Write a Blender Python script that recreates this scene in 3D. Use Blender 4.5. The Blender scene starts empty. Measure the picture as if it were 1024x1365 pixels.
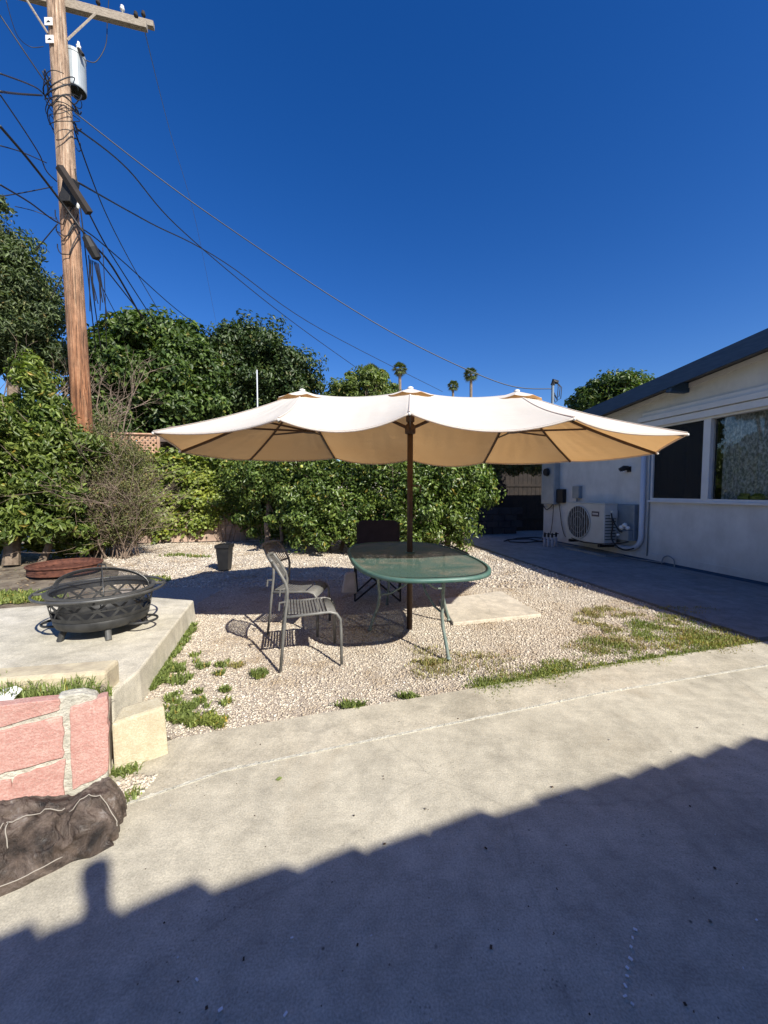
import bpy, math, random
import numpy as np
from mathutils import Vector, Matrix, noise
R = math.radians
rnd = random.Random(7)
sc = bpy.context.scene
C = sc.collection
# ------------------------------------------------------------------ camera, light, exposure
CAMH, F, PITCH = 1.3, 513.0, R(3.07)
cam = bpy.data.cameras.new('camera'); camo = bpy.data.objects.new('camera', cam); C.objects.link(camo)
camo.location = (0, 0, CAMH); camo.rotation_euler = (R(90) - PITCH, 0, 0)
cam.sensor_fit = 'HORIZONTAL'; cam.sensor_width = 36; cam.lens = 36 * F / 1024
cam.clip_start = .05; cam.clip_end = 3000
sc.camera = camo
SX, SY = .80, -.98                       # direction towards the sun, per metre of height
ELEV = math.atan(1 / math.hypot(SX, SY)); AZ = math.atan2(SX, SY)
w = bpy.data.worlds.new('World'); sc.world = w; w.use_nodes = True
nt = w.node_tree; bg = nt.nodes['Background']
sky = nt.nodes.new('ShaderNodeTexSky'); sky.sky_type = 'NISHITA'; sky.sun_disc = False
sky.sun_elevation = ELEV; sky.sun_rotation = AZ; sky.altitude = 0; sky.air_density = 1.0; sky.dust_density = .35; sky.ozone_density = 3.5
hs = nt.nodes.new('ShaderNodeHueSaturation'); hs.inputs['Saturation'].default_value = 1.35; hs.inputs['Hue'].default_value = .516
nt.links.new(sky.outputs[0], hs.inputs['Color']); nt.links.new(hs.outputs[0], bg.inputs[0]); bg.inputs[1].default_value = .098
sl = bpy.data.lights.new('sun', 'SUN'); sl.energy = 5.0; sl.angle = R(.5); sl.color = (1, .945, .84)
so = bpy.data.objects.new('sun', sl); C.objects.link(so)
so.rotation_euler = Vector((SX, SY, 1)).to_track_quat('Z', 'Y').to_euler(); so.location = (5, -6, 12)
sc.view_settings.view_transform = 'Standard'; sc.view_settings.look = 'None'
sc.view_settings.exposure = .58; sc.view_settings.gamma = 1

# ------------------------------------------------------------------ measuring helpers
FW = Vector((0, math.cos(PITCH), -math.sin(PITCH))); UP = Vector((0, math.sin(PITCH), math.cos(PITCH)))
CAMP = Vector((0, 0, CAMH))
def ray(px, py): return FW + Vector((1, 0, 0)) * ((px - 512) / F) + UP * (-(py - 682.5) / F)
def G(px, py, z=0.0):
    r = ray(px, py); return CAMP + r * ((z - CAMH) / r.z)
def D(px, py, y):
    r = ray(px, py); return CAMP + r * (y / r.y)
HO = Vector((4.28, 10.3, 0)); HU = Vector((.1961, -.9806, 0)); HI = Vector((.9806, .1961, 0))
def H(s, t, z): return HO + HU * s + HI * t + Vector((0, 0, z))
def W(px, py, t=0.0):
    r = ray(px, py); k = (HI.dot(HO) + t - HI.dot(CAMP)) / HI.dot(r); p = CAMP + r * k
    return (p - HO).dot(HU), p.z
def WP(px, py, t=0.0):
    s, z = W(px, py, t); return H(s, t, z)

# ------------------------------------------------------------------ materials
def nodes(name):
    m = bpy.data.materials.new(name); m.use_nodes = True
    t = m.node_tree; return m, t, t.nodes['Principled BSDF']
def N(t, typ, **kw):
    n = t.nodes.new(typ)
    for k, v in kw.items():
        if k in n.inputs.keys() if hasattr(n.inputs, 'keys') else False: n.inputs[k].default_value = v
        else: setattr(n, k, v)
    return n
def ramp(t, fac, stops):
    r = t.nodes.new('ShaderNodeValToRGB'); t.links.new(fac, r.inputs[0])
    e = r.color_ramp.elements
    while len(e) < len(stops): e.new(.5)
    for el, (p, c) in zip(e, stops):
        el.position = p; el.color = (c, c, c, 1) if isinstance(c, (int, float)) else (*c, 1)
    return r.outputs[0]
def mixc(t, f, a, b, mode='MIX'):
    n = t.nodes.new('ShaderNodeMix'); n.data_type = 'RGBA'; n.blend_type = mode
    for i, v in ((0, f), (6, a), (7, b)):
        if isinstance(v, (int, float)): n.inputs[i].default_value = v
        elif isinstance(v, tuple): n.inputs[i].default_value = (*v, 1)
        else: t.links.new(v, n.inputs[i])
    return n.outputs[2]
def noi(t, co, scale, detail=4, rough=.55, dist=0):
    n = t.nodes.new('ShaderNodeTexNoise'); n.inputs['Scale'].default_value = scale
    n.inputs['Detail'].default_value = detail; n.inputs['Roughness'].default_value = rough; n.inputs['Distortion'].default_value = dist
    t.links.new(co, n.inputs['Vector']); return n.outputs[0]
def coords(t, scale=None, rot=None):
    c = t.nodes.new('ShaderNodeTexCoord').outputs['Object']
    if scale or rot:
        m = t.nodes.new('ShaderNodeMapping'); t.links.new(c, m.inputs[0])
        if scale: m.inputs['Scale'].default_value = scale
        if rot: m.inputs['Rotation'].default_value = rot
        c = m.outputs[0]
    return c
def bump(t, b, h, strength, dist=.01):
    n = t.nodes.new('ShaderNodeBump'); n.inputs['Strength'].default_value = strength; n.inputs['Distance'].default_value = dist
    t.links.new(h, n.inputs['Height']); t.links.new(n.outputs[0], b.inputs['Normal'])
def mat(name, c1, c2=None, scale=8, rough=.7, metal=0, bmp=0, bscale=60, bdist=.005, stretch=None, spec=None, lo=.35, hi=.65):
    m, t, b = nodes(name); co = coords(t, stretch)
    if c2: t.links.new(ramp(t, noi(t, co, scale, 6, .6), [(lo, c1), (hi, c2)]), b.inputs['Base Color'])
    else: b.inputs['Base Color'].default_value = (*c1, 1)
    b.inputs['Roughness'].default_value = rough; b.inputs['Metallic'].default_value = metal
    if spec is not None: b.inputs['Specular IOR Level'].default_value = spec
    if bmp: bump(t, b, noi(t, co, bscale, 5, .6), bmp, bdist)
    return m
def concrete(name, base, dark, light, stain=(.30, .22, .13), stainamt=.35, streak_rot=.5, bmp=.35, fine=1.0):
    m, t, b = nodes(name); co = coords(t)
    big = ramp(t, noi(t, co, .9, 6, .62, .4), [(.3, dark), (.55, base), (.8, light)])
    st = coords(t, (1.2, 16, 1), (0, 0, streak_rot))
    sk = ramp(t, noi(t, st, 2.2, 5, .6, .3), [(.35, .82), (.62, 1.06)])
    c = mixc(t, .3, big, sk, 'MULTIPLY')
    f1 = ramp(t, noi(t, co, 9, 7, .7), [(.3, .72), (.7, 1.2)])
    c = mixc(t, .8, c, f1, 'MULTIPLY')
    f2 = ramp(t, noi(t, co, 160, 3, .6), [(.3, .70), (.7, 1.25)])
    c = mixc(t, .85 * fine, c, f2, 'MULTIPLY')
    s1 = ramp(t, noi(t, co, 1.15, 5, .6, .8), [(.56, 0.0), (.72, stainamt)])
    c = mixc(t, s1, c, stain)
    v = t.nodes.new('ShaderNodeTexVoronoi'); v.inputs['Scale'].default_value = 9; v.inputs['Randomness'].default_value = 1; t.links.new(co, v.inputs[0])
    spots = ramp(t, v.outputs['Distance'], [(.02, .25), (.06, 1.0)])
    msk = ramp(t, noi(t, co, 5, 2), [(.52, 0.0), (.56, 1.0)])
    c = mixc(t, msk, c, mixc(t, 1.0, c, spots, 'MULTIPLY'))
    v2 = t.nodes.new('ShaderNodeTexVoronoi'); v2.inputs['Scale'].default_value = 55; t.links.new(co, v2.inputs[0])
    pit = ramp(t, v2.outputs['Distance'], [(.08, .45), (.22, 1.0)])
    msk2 = ramp(t, noi(t, co, 3.2, 3), [(.5, 0.0), (.62, .8)])
    c = mixc(t, msk2, c, mixc(t, 1.0, c, pit, 'MULTIPLY'))
    wn = t.nodes.new('ShaderNodeTexNoise'); wn.inputs['Scale'].default_value = 2.5; wn.inputs['Detail'].default_value = 5; t.links.new(co, wn.inputs['Vector'])
    wc = mixc(t, .16, co, wn.outputs['Color'], 'ADD'); ve = t.nodes.new('ShaderNodeTexVoronoi'); ve.feature = 'DISTANCE_TO_EDGE'; ve.inputs['Scale'].default_value = .42; t.links.new(wc, ve.inputs[0])
    ck = ramp(t, ve.outputs['Distance'], [(0, .42), (.0022, .55), (.0040, 1.0)]); c = mixc(t, .22, c, ck, 'MULTIPLY')
    bl = ramp(t, noi(t, co, 3.3, 7, .75, .6), [(.34, .80), (.5, 1.0), (.68, 1.10)]); c = mixc(t, .9, c, bl, 'MULTIPLY')
    t.links.new(c, b.inputs['Base Color']); b.inputs['Roughness'].default_value = .88
    a = t.nodes.new('ShaderNodeMath'); a.operation = 'ADD'
    t.links.new(noi(t, co, 70, 6, .7), a.inputs[0]); t.links.new(noi(t, co, 9, 5, .7), a.inputs[1])
    bump(t, b, a.outputs[0], bmp, .006)
    return m
def leafmat(name, c1, c2, trans=.35, rough=.45, tint=(1.3, 1.5, .5)):
    m = bpy.data.materials.new(name); m.use_nodes = True; t = m.node_tree; t.nodes.remove(t.nodes['Principled BSDF'])
    g = t.nodes.new('ShaderNodeNewGeometry'); col = ramp(t, g.outputs['Random Per Island'], [(0, c1), (.8, c2), (.965, tuple(min(1, x * 1.5) for x in c2)), (.98, (c2[0] * 1.8, c2[1] * 1.1, c2[2]))])
    col = mixc(t, 1.0, col, ramp(t, noi(t, coords(t), 1.7, 4, .6), [(.32, (.74, .80, .70)), (.55, (1, 1, 1)), (.72, (1.35, 1.2, .9))]), 'MULTIPLY')
    b = t.nodes.new('ShaderNodeBsdfPrincipled'); t.links.new(col, b.inputs['Base Color']); b.inputs['Roughness'].default_value = rough
    b.inputs['Specular IOR Level'].default_value = .4
    tr = t.nodes.new('ShaderNodeBsdfTranslucent'); t.links.new(mixc(t, 1.0, col, tint, 'MULTIPLY'), tr.inputs[0])
    mx = t.nodes.new('ShaderNodeMixShader'); mx.inputs[0].default_value = trans
    t.links.new(b.outputs[0], mx.inputs[1]); t.links.new(tr.outputs[0], mx.inputs[2])
    t.links.new(mx.outputs[0], t.nodes['Material Output'].inputs[0]); return m
def stuffmat(name, stops, rough=.8, patch=False):
    m, t, b = nodes(name); g = t.nodes.new('ShaderNodeNewGeometry'); c = ramp(t, g.outputs['Random Per Island'], stops)
    if patch: c = mixc(t, 1.0, c, ramp(t, noi(t, coords(t), 1.6, 5, .65), [(.34, (.70, .60, .47)), (.48, (1, .97, .92)), (.7, (1.12, 1.12, 1.1))]), 'MULTIPLY')
    t.links.new(c, b.inputs['Base Color']); b.inputs['Roughness'].default_value = rough
    return m
def seethrough(name, col, alpha, rough=.5, metal=0):
    m, t, b = nodes(name); b.inputs['Base Color'].default_value = (*col, 1); b.inputs['Roughness'].default_value = rough; b.inputs['Metallic'].default_value = metal
    b.inputs['Alpha'].default_value = alpha; return m

M = {}
M['slab'] = concrete('driveway_concrete', (.52, .48, .38), (.41, .375, .29), (.62, .58, .475), stainamt=.38)
M['kerb'] = concrete('kerb_concrete', (.52, .475, .375), (.41, .37, .28), (.61, .57, .465), stainamt=.3, bmp=.45)
M['pad'] = concrete('pad_concrete', (.60, .56, .46), (.47, .43, .33), (.72, .69, .61), stain=(.34, .30, .10), stainamt=.30)
M['walk'] = concrete('walk_concrete', (.26, .26, .25), (.20, .20, .20), (.33, .33, .32), stainamt=.2)
M['stone_slab'] = concrete('old_slab', (.62, .56, .46), (.5, .45, .36), (.7, .66, .58), stainamt=.1)
M['soil'] = mat('soil', (.20, .15, .10), (.42, .36, .27), 6, .95, bmp=.6, bscale=40, bdist=.02)
M['earth'] = mat('dry_earth', (.22, .19, .13), (.36, .31, .23), 2, .95, bmp=.6, bscale=20, bdist=.03)
M['soilbed'] = mat('soil_bed', (.085, .06, .042), (.30, .25, .18), 3.5, .95, bmp=.8, bscale=45, bdist=.03)
M['gravelbed'] = mat('gravel_bed', (.30, .245, .19), (.55, .48, .40), 45, .95, bmp=.8, bscale=90, bdist=.02)
M['gravel'] = stuffmat('gravel', patch=True, stops= [(0, (.34, .285, .22)), (.08, (.49, .43, .355)), (.6, (.58, .525, .445)), (.9, (.64, .595, .52)), (1, (.78, .74, .68))])
M['grass'] = leafmat('grass', (.12, .16, .035), (.25, .29, .08), .3, .6)
M['drygrass'] = leafmat('dry_grass', (.30, .24, .11), (.28, .28, .09), .25, .7, (1.1, 1, .7))
M['weed'] = leafmat('weed', (.11, .15, .035), (.23, .28, .085), .3, .5)
M['citrus'] = leafmat('citrus_leaf', (.04, .075, .016), (.16, .22, .055), .28, .33)
M['ivy'] = leafmat('ivy_leaf', (.085, .12, .02), (.23, .28, .055), .3, .45)
M['shrub'] = leafmat('shrub_leaf', (.065, .105, .022), (.20, .25, .06), .32, .42)
M['tree_mid'] = leafmat('tree_leaf', (.035, .068, .015), (.105, .155, .04), .28, .45)
M['tree_dark'] = leafmat('dark_leaf', (.022, .046, .014), (.065, .098, .03), .2, .45)
M['euc'] = leafmat('gum_leaf', (.05, .075, .03), (.12, .155, .065), .25, .5)
M['palm'] = leafmat('palm_leaf', (.06, .085, .03), (.15, .18, .07), .2, .5)
M['oliveleaf'] = leafmat('pale_leaf', (.08, .12, .03), (.2, .25, .08), .35, .5)
M['dryleaf'] = leafmat('dry_leaf', (.14, .12, .05), (.17, .19, .07), .3, .6, (1.1, 1.0, .6))
M['twig'] = mat('twig', (.13, .095, .07), (.27, .20, .15), 20, .9)
M['bark'] = mat('bark', (.12, .09, .065), (.26, .2, .15), 9, .95, bmp=.6, bscale=25, bdist=.02)
m, t, b = nodes('pole_wood'); co = coords(t, (10, 10, .35)); M['polewood'] = m
c = ramp(t, noi(t, co, 2.2, 8, .7, .6), [(.34, (.07, .028, .014)), (.45, (.28, .115, .05)), (.58, (.42, .20, .10)), (.7, (.55, .36, .22))])
z = t.nodes.new('ShaderNodeSeparateXYZ'); t.links.new(coords(t), z.inputs[0])
mr = t.nodes.new('ShaderNodeMapRange'); t.links.new(z.outputs[2], mr.inputs[0]); mr.inputs[1].default_value = 3.5; mr.inputs[2].default_value = 8
pale = ramp(t, noi(t, co, 3, 8, .7, .4), [(.34, (.12, .07, .045)), (.46, (.40, .26, .17)), (.6, (.56, .42, .30)), (.72, (.68, .58, .48))])
cc = mixc(t, mr.outputs[0], c, pale); crk = ramp(t, noi(t, coords(t, (26, 26, .9)), 1.5, 7, .7, .5), [(.40, .22), (.47, 1.0)]); blo = ramp(t, noi(t, coords(t, (3, 3, 1.6)), 1.6, 6, .75), [(.35, .55), (.6, 1.1)]); cc = mixc(t, .9, cc, crk, 'MULTIPLY'); cc = mixc(t, .9, cc, blo, 'MULTIPLY'); t.links.new(cc, b.inputs['Base Color']); b.inputs['Roughness'].default_value = .9; bump(t, b, noi(t, co, 5, 8, .7), .8, .03)
M['oldwood'] = mat('weathered_wood', (.20, .165, .13), (.36, .31, .25), 3, .9, stretch=(4, 20, 20), bmp=.5, bscale=10)
M['darkshadewood'] = mat('dark_shade_wood', (.010, .007, .006), (.025, .017, .013), 6, .85, bmp=.4, bscale=30)  # near-black tone puts the deep shade at the gate into the plank colour
M['wire'] = mat('black_wire', (.012, .012, .014), rough=.55)
M['greywire'] = mat('grey_wire', (.05, .055, .065), rough=.5)
M['transformer'] = mat('transformer_grey', (.27, .31, .33), (.35, .38, .40), 4, .5, .1)
M['white_glaze'] = mat('white_glaze', (.75, .75, .73), rough=.35)
M['blackmetal'] = mat('black_metal', (.010, .010, .011), (.018, .017, .017), 20, .65, 0)
m, t, b = nodes('canopy_fabric'); M['canopy'] = m
t.nodes.remove(b); co = coords(t)
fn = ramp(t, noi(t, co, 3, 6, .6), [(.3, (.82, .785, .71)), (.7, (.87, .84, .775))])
gb = t.nodes.new('ShaderNodeNewGeometry'); fn = mixc(t, gb.outputs['Backfacing'], fn, (.56, .37, .19))  # tan underside colour stands in for sunlight glowing through the cloth
d = t.nodes.new('ShaderNodeBsdfDiffuse'); t.links.new(fn, d.inputs[0]); tr = t.nodes.new('ShaderNodeBsdfTranslucent')
t.links.new(ramp(t, noi(t, co, 2.2, 6, .6), [(.3, (.64, .36, .14)), (.7, (.72, .43, .18))]), tr.inputs[0])
mx = t.nodes.new('ShaderNodeMixShader'); mx.inputs[0].default_value = .36
bp = t.nodes.new('ShaderNodeBump'); bp.inputs['Strength'].default_value = .25; bp.inputs['Distance'].default_value = .02
t.links.new(noi(t, coords(t, (1, 1, 3)), 7, 5, .6, .5), bp.inputs['Height']); t.links.new(bp.outputs[0], d.inputs['Normal']); t.links.new(bp.outputs[0], tr.inputs['Normal'])
t.links.new(d.outputs[0], mx.inputs[1]); t.links.new(tr.outputs[0], mx.inputs[2]); t.links.new(mx.outputs[0], t.nodes['Material Output'].inputs[0])
M['bronze'] = mat('bronze_pole', (.055, .032, .022), (.085, .05, .034), 12, .5, .2)
M['whiteplastic'] = mat('white_plastic', (.75, .74, .7), rough=.5)
m, t, b = nodes('table_mesh_green'); M['tabletop'] = m; co = coords(t)
t.links.new(mixc(t, ramp(t, noi(t, co, 3.2, 6, .65, .5), [(.45, 0.0), (.7, .75)]), (.045, .095, .08), (.17, .155, .12)), b.inputs['Base Color'])
b.inputs['Roughness'].default_value = .6; v = t.nodes.new('ShaderNodeTexVoronoi'); v.inputs['Scale'].default_value = 150; t.links.new(co, v.inputs[0])
t.links.new(ramp(t, v.outputs['Distance'], [(.26, .62), (.40, 1.0)]), b.inputs['Alpha'])
M['tablegreen'] = mat('table_green_paint', (.05, .135, .115), (.10, .17, .145), 14, .5, .1)
M['tableleg'] = mat('table_leg_paint', (.13, .19, .17), (.24, .27, .24), 16, .55, .1)
M['chairgrey'] = mat('chair_grey_paint', (.13, .13, .125), (.20, .20, .19), 14, .5, .2)
M['navy'] = mat('navy_canvas', (.012, .011, .026), (.02, .018, .038), 10, .9)
M['greycloth'] = mat('grey_cloth', (.35, .33, .34), (.5, .47, .48), 8, .9)
M['pitblack'] = mat('fire_pit_black', (.025, .026, .027), (.055, .056, .056), 9, .55, .25, bmp=.2, bscale=50)
M['pitrim'] = mat('fire_pit_rim', (.07, .073, .075), (.12, .12, .117), 9, .45, .3)
M['spark'] = seethrough('spark_mesh', (.03, .03, .032), .33, .6)
M['rust'] = mat('rust', (.06, .02, .013), (.15, .055, .032), 14, .9, bmp=.5, bscale=60)
M['binblack'] = mat('bin_black', (.012, .012, .013), (.02, .02, .02), 10, .5)
M['stucco'] = mat('white_stucco', (.62, .605, .565), (.71, .695, .655), 3, .9, bmp=.35, bscale=130, bdist=.006)
m = M['stucco']; t = m.node_tree; b = t.nodes['Principled BSDF']; src = b.inputs['Base Color'].links[0].from_socket; co = coords(t)
z_ = t.nodes.new('ShaderNodeSeparateXYZ'); t.links.new(co, z_.inputs[0]); ml = t.nodes.new('ShaderNodeMapRange'); t.links.new(z_.outputs[2], ml.inputs[0]); ml.inputs[1].default_value = .05; ml.inputs[2].default_value = .5; ml.inputs[3].default_value = .45; ml.inputs[4].default_value = 0
mm = t.nodes.new('ShaderNodeMath'); mm.operation = 'MULTIPLY'; t.links.new(ml.outputs[0], mm.inputs[0]); t.links.new(noi(t, co, 7, 6, .7), mm.inputs[1])
c = mixc(t, mm.outputs[0], src, (.25, .2, .14)); c = mixc(t, 1.0, c, ramp(t, noi(t, coords(t, (3, 3, .8)), 1.3, 6, .7), [(.35, .90), (.6, 1.0)]), 'MULTIPLY'); t.links.new(c, b.inputs['Base Color'])
M['whitetrim'] = mat('white_trim', (.66, .65, .62), (.72, .71, .68), 5, .6)
M['fascia'] = mat('slate_fascia', (.026, .060, .115), (.042, .085, .15), 6, .85, stretch=(1, 1, 8))
M['shingle'] = mat('grey_shingle', (.12, .12, .125), (.2, .2, .2), 20, .95, bmp=.6, bscale=60)
M['soffit'] = mat('soffit', (.45, .47, .5), rough=.8)
m, t, b = nodes('window_glass'); M['glass'] = m
b.inputs['Base Color'].default_value = (1, 1, 1, 1); b.inputs['Roughness'].default_value = .02; b.inputs['Transmission Weight'].default_value = 1; b.inputs['IOR'].default_value = 1.45
M['screen'] = seethrough('insect_screen', (.008, .010, .012), .72, .7)
M['curtain'] = mat('grey_curtain', (.17, .19, .175), (.68, .70, .66), 34, .95, lo=.42, hi=.72, stretch=(1, 1, .6))
M['curtaindark'] = mat('dark_curtain', (.015, .017, .018), (.035, .037, .04), 8, .95)
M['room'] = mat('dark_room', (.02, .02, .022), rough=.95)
M['acwhite'] = mat('ac_enamel', (.50, .49, .44), (.58, .57, .52), 4, .5)
M['acdark'] = mat('ac_fan_dark', (.02, .02, .022), rough=.6)
M['bluegrey'] = mat('bluegrey_metal', (.20, .24, .27), (.26, .30, .33), 6, .5, .2)
M['metergrey'] = mat('meter_grey', (.30, .33, .34), (.38, .41, .42), 5, .5, .2)
M['navyplate'] = mat('navy_plate', (.012, .022, .06), rough=.4)
M['pvc'] = mat('white_pvc', (.62, .64, .68), rough=.45)
m, t, b = nodes('pink_brick'); M['pink'] = m; co = coords(t)
c = ramp(t, noi(t, co, 22, 7, .7), [(.3, (.46, .265, .225)), (.55, (.60, .385, .335)), (.8, (.70, .53, .465))])
c = mixc(t, ramp(t, noi(t, co, 140, 3, .6), [(.35, .65), (.65, 0.0)]), c, (.46, .19, .16)); c = mixc(t, ramp(t, noi(t, co, 5, 5, .7), [(.55, 0.0), (.72, .6)]), c, (.70, .58, .48))
t.links.new(c, b.inputs['Base Color']); b.inputs['Roughness'].default_value = .95; bump(t, b, noi(t, co, 90, 6, .7), .8, .008)
m, t, b = nodes('yellow_block'); M['yellow'] = m; co = coords(t)
c = ramp(t, noi(t, co, 13, 7, .7), [(.3, (.44, .385, .27)), (.55, (.58, .53, .39)), (.8, (.70, .67, .55))])
c = mixc(t, ramp(t, noi(t, co, 150, 3), [(.4, .5), (.6, 0.0)]), c, (.42, .34, .2))
t.links.new(c, b.inputs['Base Color']); b.inputs['Roughness'].default_value = .95; bump(t, b, noi(t, co, 80, 6, .7), .7, .008)
M['mortar'] = mat('mortar', (.42, .405, .34), (.60, .58, .50), 25, .95, bmp=.9, bscale=60, bdist=.015)
M['capblock'] = mat('cap_block', (.42, .36, .26), (.60, .53, .37), 9, .95, bmp=.7, bscale=80, bdist=.008)
M['cloth'] = None
m, t, b = nodes('weed_cloth'); M['cloth'] = m; co = coords(t)
c = ramp(t, noi(t, co, 7, 7, .7, .6), [(.36, (.012, .009, .008)), (.47, (.06, .043, .034)), (.58, (.14, .105, .085)), (.70, (.36, .34, .33))])
wv = t.nodes.new('ShaderNodeTexWave'); wv.inputs['Scale'].default_value = 160; wv.inputs['Distortion'].default_value = 1; t.links.new(co, wv.inputs[0])
c = mixc(t, .35, c, ramp(t, wv.outputs[1], [(0, .6), (1, 1.3)]), 'MULTIPLY'); t.links.new(c, b.inputs['Base Color']); b.inputs['Roughness'].default_value = .42
bump(t, b, noi(t, co, 16, 8, .65, .8), .9, .03)
M['string'] = mat('white_string', (.34, .31, .27), rough=.9)
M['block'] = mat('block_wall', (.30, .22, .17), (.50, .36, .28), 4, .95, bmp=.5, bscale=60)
M['blockshade'] = mat('block_wall_shade', (.035, .03, .03), (.06, .05, .05), 4, .95, bmp=.5, bscale=60)  # shade on the low wall put into a much darker block colour
M['lattice'] = mat('lattice_wood', (.42, .24, .15), (.56, .36, .24), 8, .85)
M['redpost'] = mat('red_paint', (.36, .10, .055), (.44, .14, .08), 6, .8)
M['brownwall'] = mat('brown_wall', (.07, .05, .04), (.12, .085, .065), 3, .9)
M['bluepane'] = mat('blue_pane', (.10, .2, .34), (.5, .6, .7), 14, .3)
M['paper'] = mat('paper', (.8, .8, .8), rough=.8)
M['lemon'] = mat('lemon', (.45, .47, .10), rough=.5)
M['debris'] = stuffmat('debris', [(0, (.03, .022, .015)), (.55, (.10, .06, .035)), (.75, (.22, .2, .16)), (.9, (.6, .6, .6)), (1, (.7, .7, .68))])
M['litter'] = stuffmat('litter', [(0, (.10, .06, .035)), (.5, (.24, .16, .09)), (.8, (.36, .28, .16)), (1, (.16, .18, .06))])
M['tile'] = mat('ridge_shingle', (.16, .13, .12), (.24, .2, .18), 20, .95)

# ------------------------------------------------------------------ mesh helpers
def wm(o):
    m = Matrix.Identity(4)
    while o is not None: m = o.matrix_basis @ m; o = o.parent
    return m
class MB:
    def __init__(s): s.v = []; s.f = []
    def raw(s, vs, fs):
        k = len(s.v); s.v += [Vector(p) for p in vs]; s.f += [tuple(i + k for i in f) for f in fs]; return s
    def box(s, c, size, mtx=None):
        a, b_, c_ = [x / 2 for x in size]
        vs = [Vector((x, y, z)) for x in (-a, a) for y in (-b_, b_) for z in (-c_, c_)]
        if mtx is not None: vs = [mtx @ p for p in vs]
        c = Vector(c); return s.raw([p + c for p in vs], [(0, 1, 3, 2), (4, 6, 7, 5), (0, 4, 5, 1), (2, 3, 7, 6), (0, 2, 6, 4), (1, 5, 7, 3)])
    def hexa(s, bot, top):            # two matching loops -> closed prism
        n = len(bot); return s.raw(list(bot) + list(top), [tuple(range(n))[::-1], tuple(range(n, 2 * n))] + [(i, (i + 1) % n, n + (i + 1) % n, n + i) for i in range(n)])
    def prism(s, poly, z0, z1): return s.hexa([(p[0], p[1], z0) for p in poly], [(p[0], p[1], z1) for p in poly])
    def frame(s, s0, s1, t0, t1, z0, z1):   # box in house coordinates
        P = lambda z: [H(s0, t0, z), H(s1, t0, z), H(s1, t1, z), H(s0, t1, z)]
        return s.hexa(P(z0), P(z1))
    def tube(s, pts, r, n=6, closed=False, flat=None):
        pts = [Vector(p) for p in pts]; m = len(pts); rr = r if isinstance(r, (list, tuple)) else [r] * m
        ref = None; rings = []
        for i, p in enumerate(pts):
            a = pts[(i - 1) % m] if (i > 0 or closed) else p; b_ = pts[(i + 1) % m] if (i < m - 1 or closed) else p
            d_ = (b_ - a).normalized()
            if ref is None: ref = d_.orthogonal().normalized() if abs(d_.z) > .9 else Vector((0, 0, 1))
            x = ref - d_ * ref.dot(d_)
            if x.length < 1e-4: x = d_.orthogonal()
            x.normalize(); y = d_.cross(x); ref = x
            fx = (flat or (1, 1))
            rings.append([p + (x * math.cos(2 * math.pi * k / n) * fx[0] + y * math.sin(2 * math.pi * k / n) * fx[1]) * rr[i] for k in range(n)])
        vs = [q for g in rings for q in g]; fs = []
        for i in range(m if closed else m - 1):
            j = (i + 1) % m
            for k in range(n): fs.append((i * n + k, i * n + (k + 1) % n, j * n + (k + 1) % n, j * n + k))
        if not closed: fs += [tuple(range(n))[::-1], tuple((m - 1) * n + k for k in range(n))]
        return s.raw(vs, fs)
    def lathe(s, prof, c, n=32, cap0=False, cap1=False):
        c = Vector(c); vs = [c + Vector((r * math.cos(2 * math.pi * k / n), r * math.sin(2 * math.pi * k / n), z)) for r, z in prof for k in range(n)]
        fs = [(i * n + k, i * n + (k + 1) % n, (i + 1) * n + (k + 1) % n, (i + 1) * n + k) for i in range(len(prof) - 1) for k in range(n)]
        if cap0: fs.append(tuple(range(n))[::-1])
        if cap1: fs.append(tuple((len(prof) - 1) * n + k for k in range(n)))
        return s.raw(vs, fs)
    def build(s, name, m, parent=None, base=None, smooth=False, bevel=0):
        me = bpy.data.meshes.new(name); o = bpy.data.objects.new(name, me); C.objects.link(o)
        if parent is not None: o.parent = parent; inv = wm(parent).inverted()
        elif base is not None: o.location = base; inv = Matrix.Translation(-Vector(base))
        else: inv = Matrix.Identity(4)
        me.from_pydata([tuple(inv @ p) for p in s.v], [], s.f); me.materials.append(m)
        if smooth: me.polygons.foreach_set('use_smooth', [True] * len(me.polygons))
        if bevel:
            b_ = o.modifiers.new('bevel', 'BEVEL'); b_.width = bevel; b_.segments = 2; b_.limit_method = 'ANGLE'
        return o
def npmesh(name, V, Fq, m, parent=None, base=None, smooth=False):
    me = bpy.data.meshes.new(name); o = bpy.data.objects.new(name, me); C.objects.link(o)
    off = np.zeros(3)
    if parent is not None: o.parent = parent; off = np.array(wm(parent).translation)
    elif base is not None: o.location = base; off = np.array(base)
    V = np.asarray(V, dtype=np.float32).reshape(-1, 3) - off.astype(np.float32); Fq = np.asarray(Fq, dtype=np.int32); k = Fq.shape[1]
    me.vertices.add(len(V)); me.vertices.foreach_set('co', V.ravel())
    me.loops.add(Fq.size); me.loops.foreach_set('vertex_index', Fq.ravel())
    me.polygons.add(len(Fq)); me.polygons.foreach_set('loop_start', np.arange(0, Fq.size, k, dtype=np.int32))
    me.polygons.foreach_set('loop_total', np.full(len(Fq), k, dtype=np.int32))
    me.update(calc_edges=True); me.materials.append(m)
    if smooth: me.polygons.foreach_set('use_smooth', [True] * len(me.polygons))
    return o
def tag(o, label, cat, group=None, kind=None):
    if label: o['label'] = label
    if cat: o['category'] = cat
    if group: o['group'] = group
    if kind: o['kind'] = kind
    return o
def thing(name, label, cat, loc=(0, 0, 0), group=None, rz=0):
    o = bpy.data.objects.new(name, None); C.objects.link(o); o.location = loc; o.rotation_euler = (0, 0, rz); o.empty_display_size = .2
    return tag(o, label, cat, group)
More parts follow.
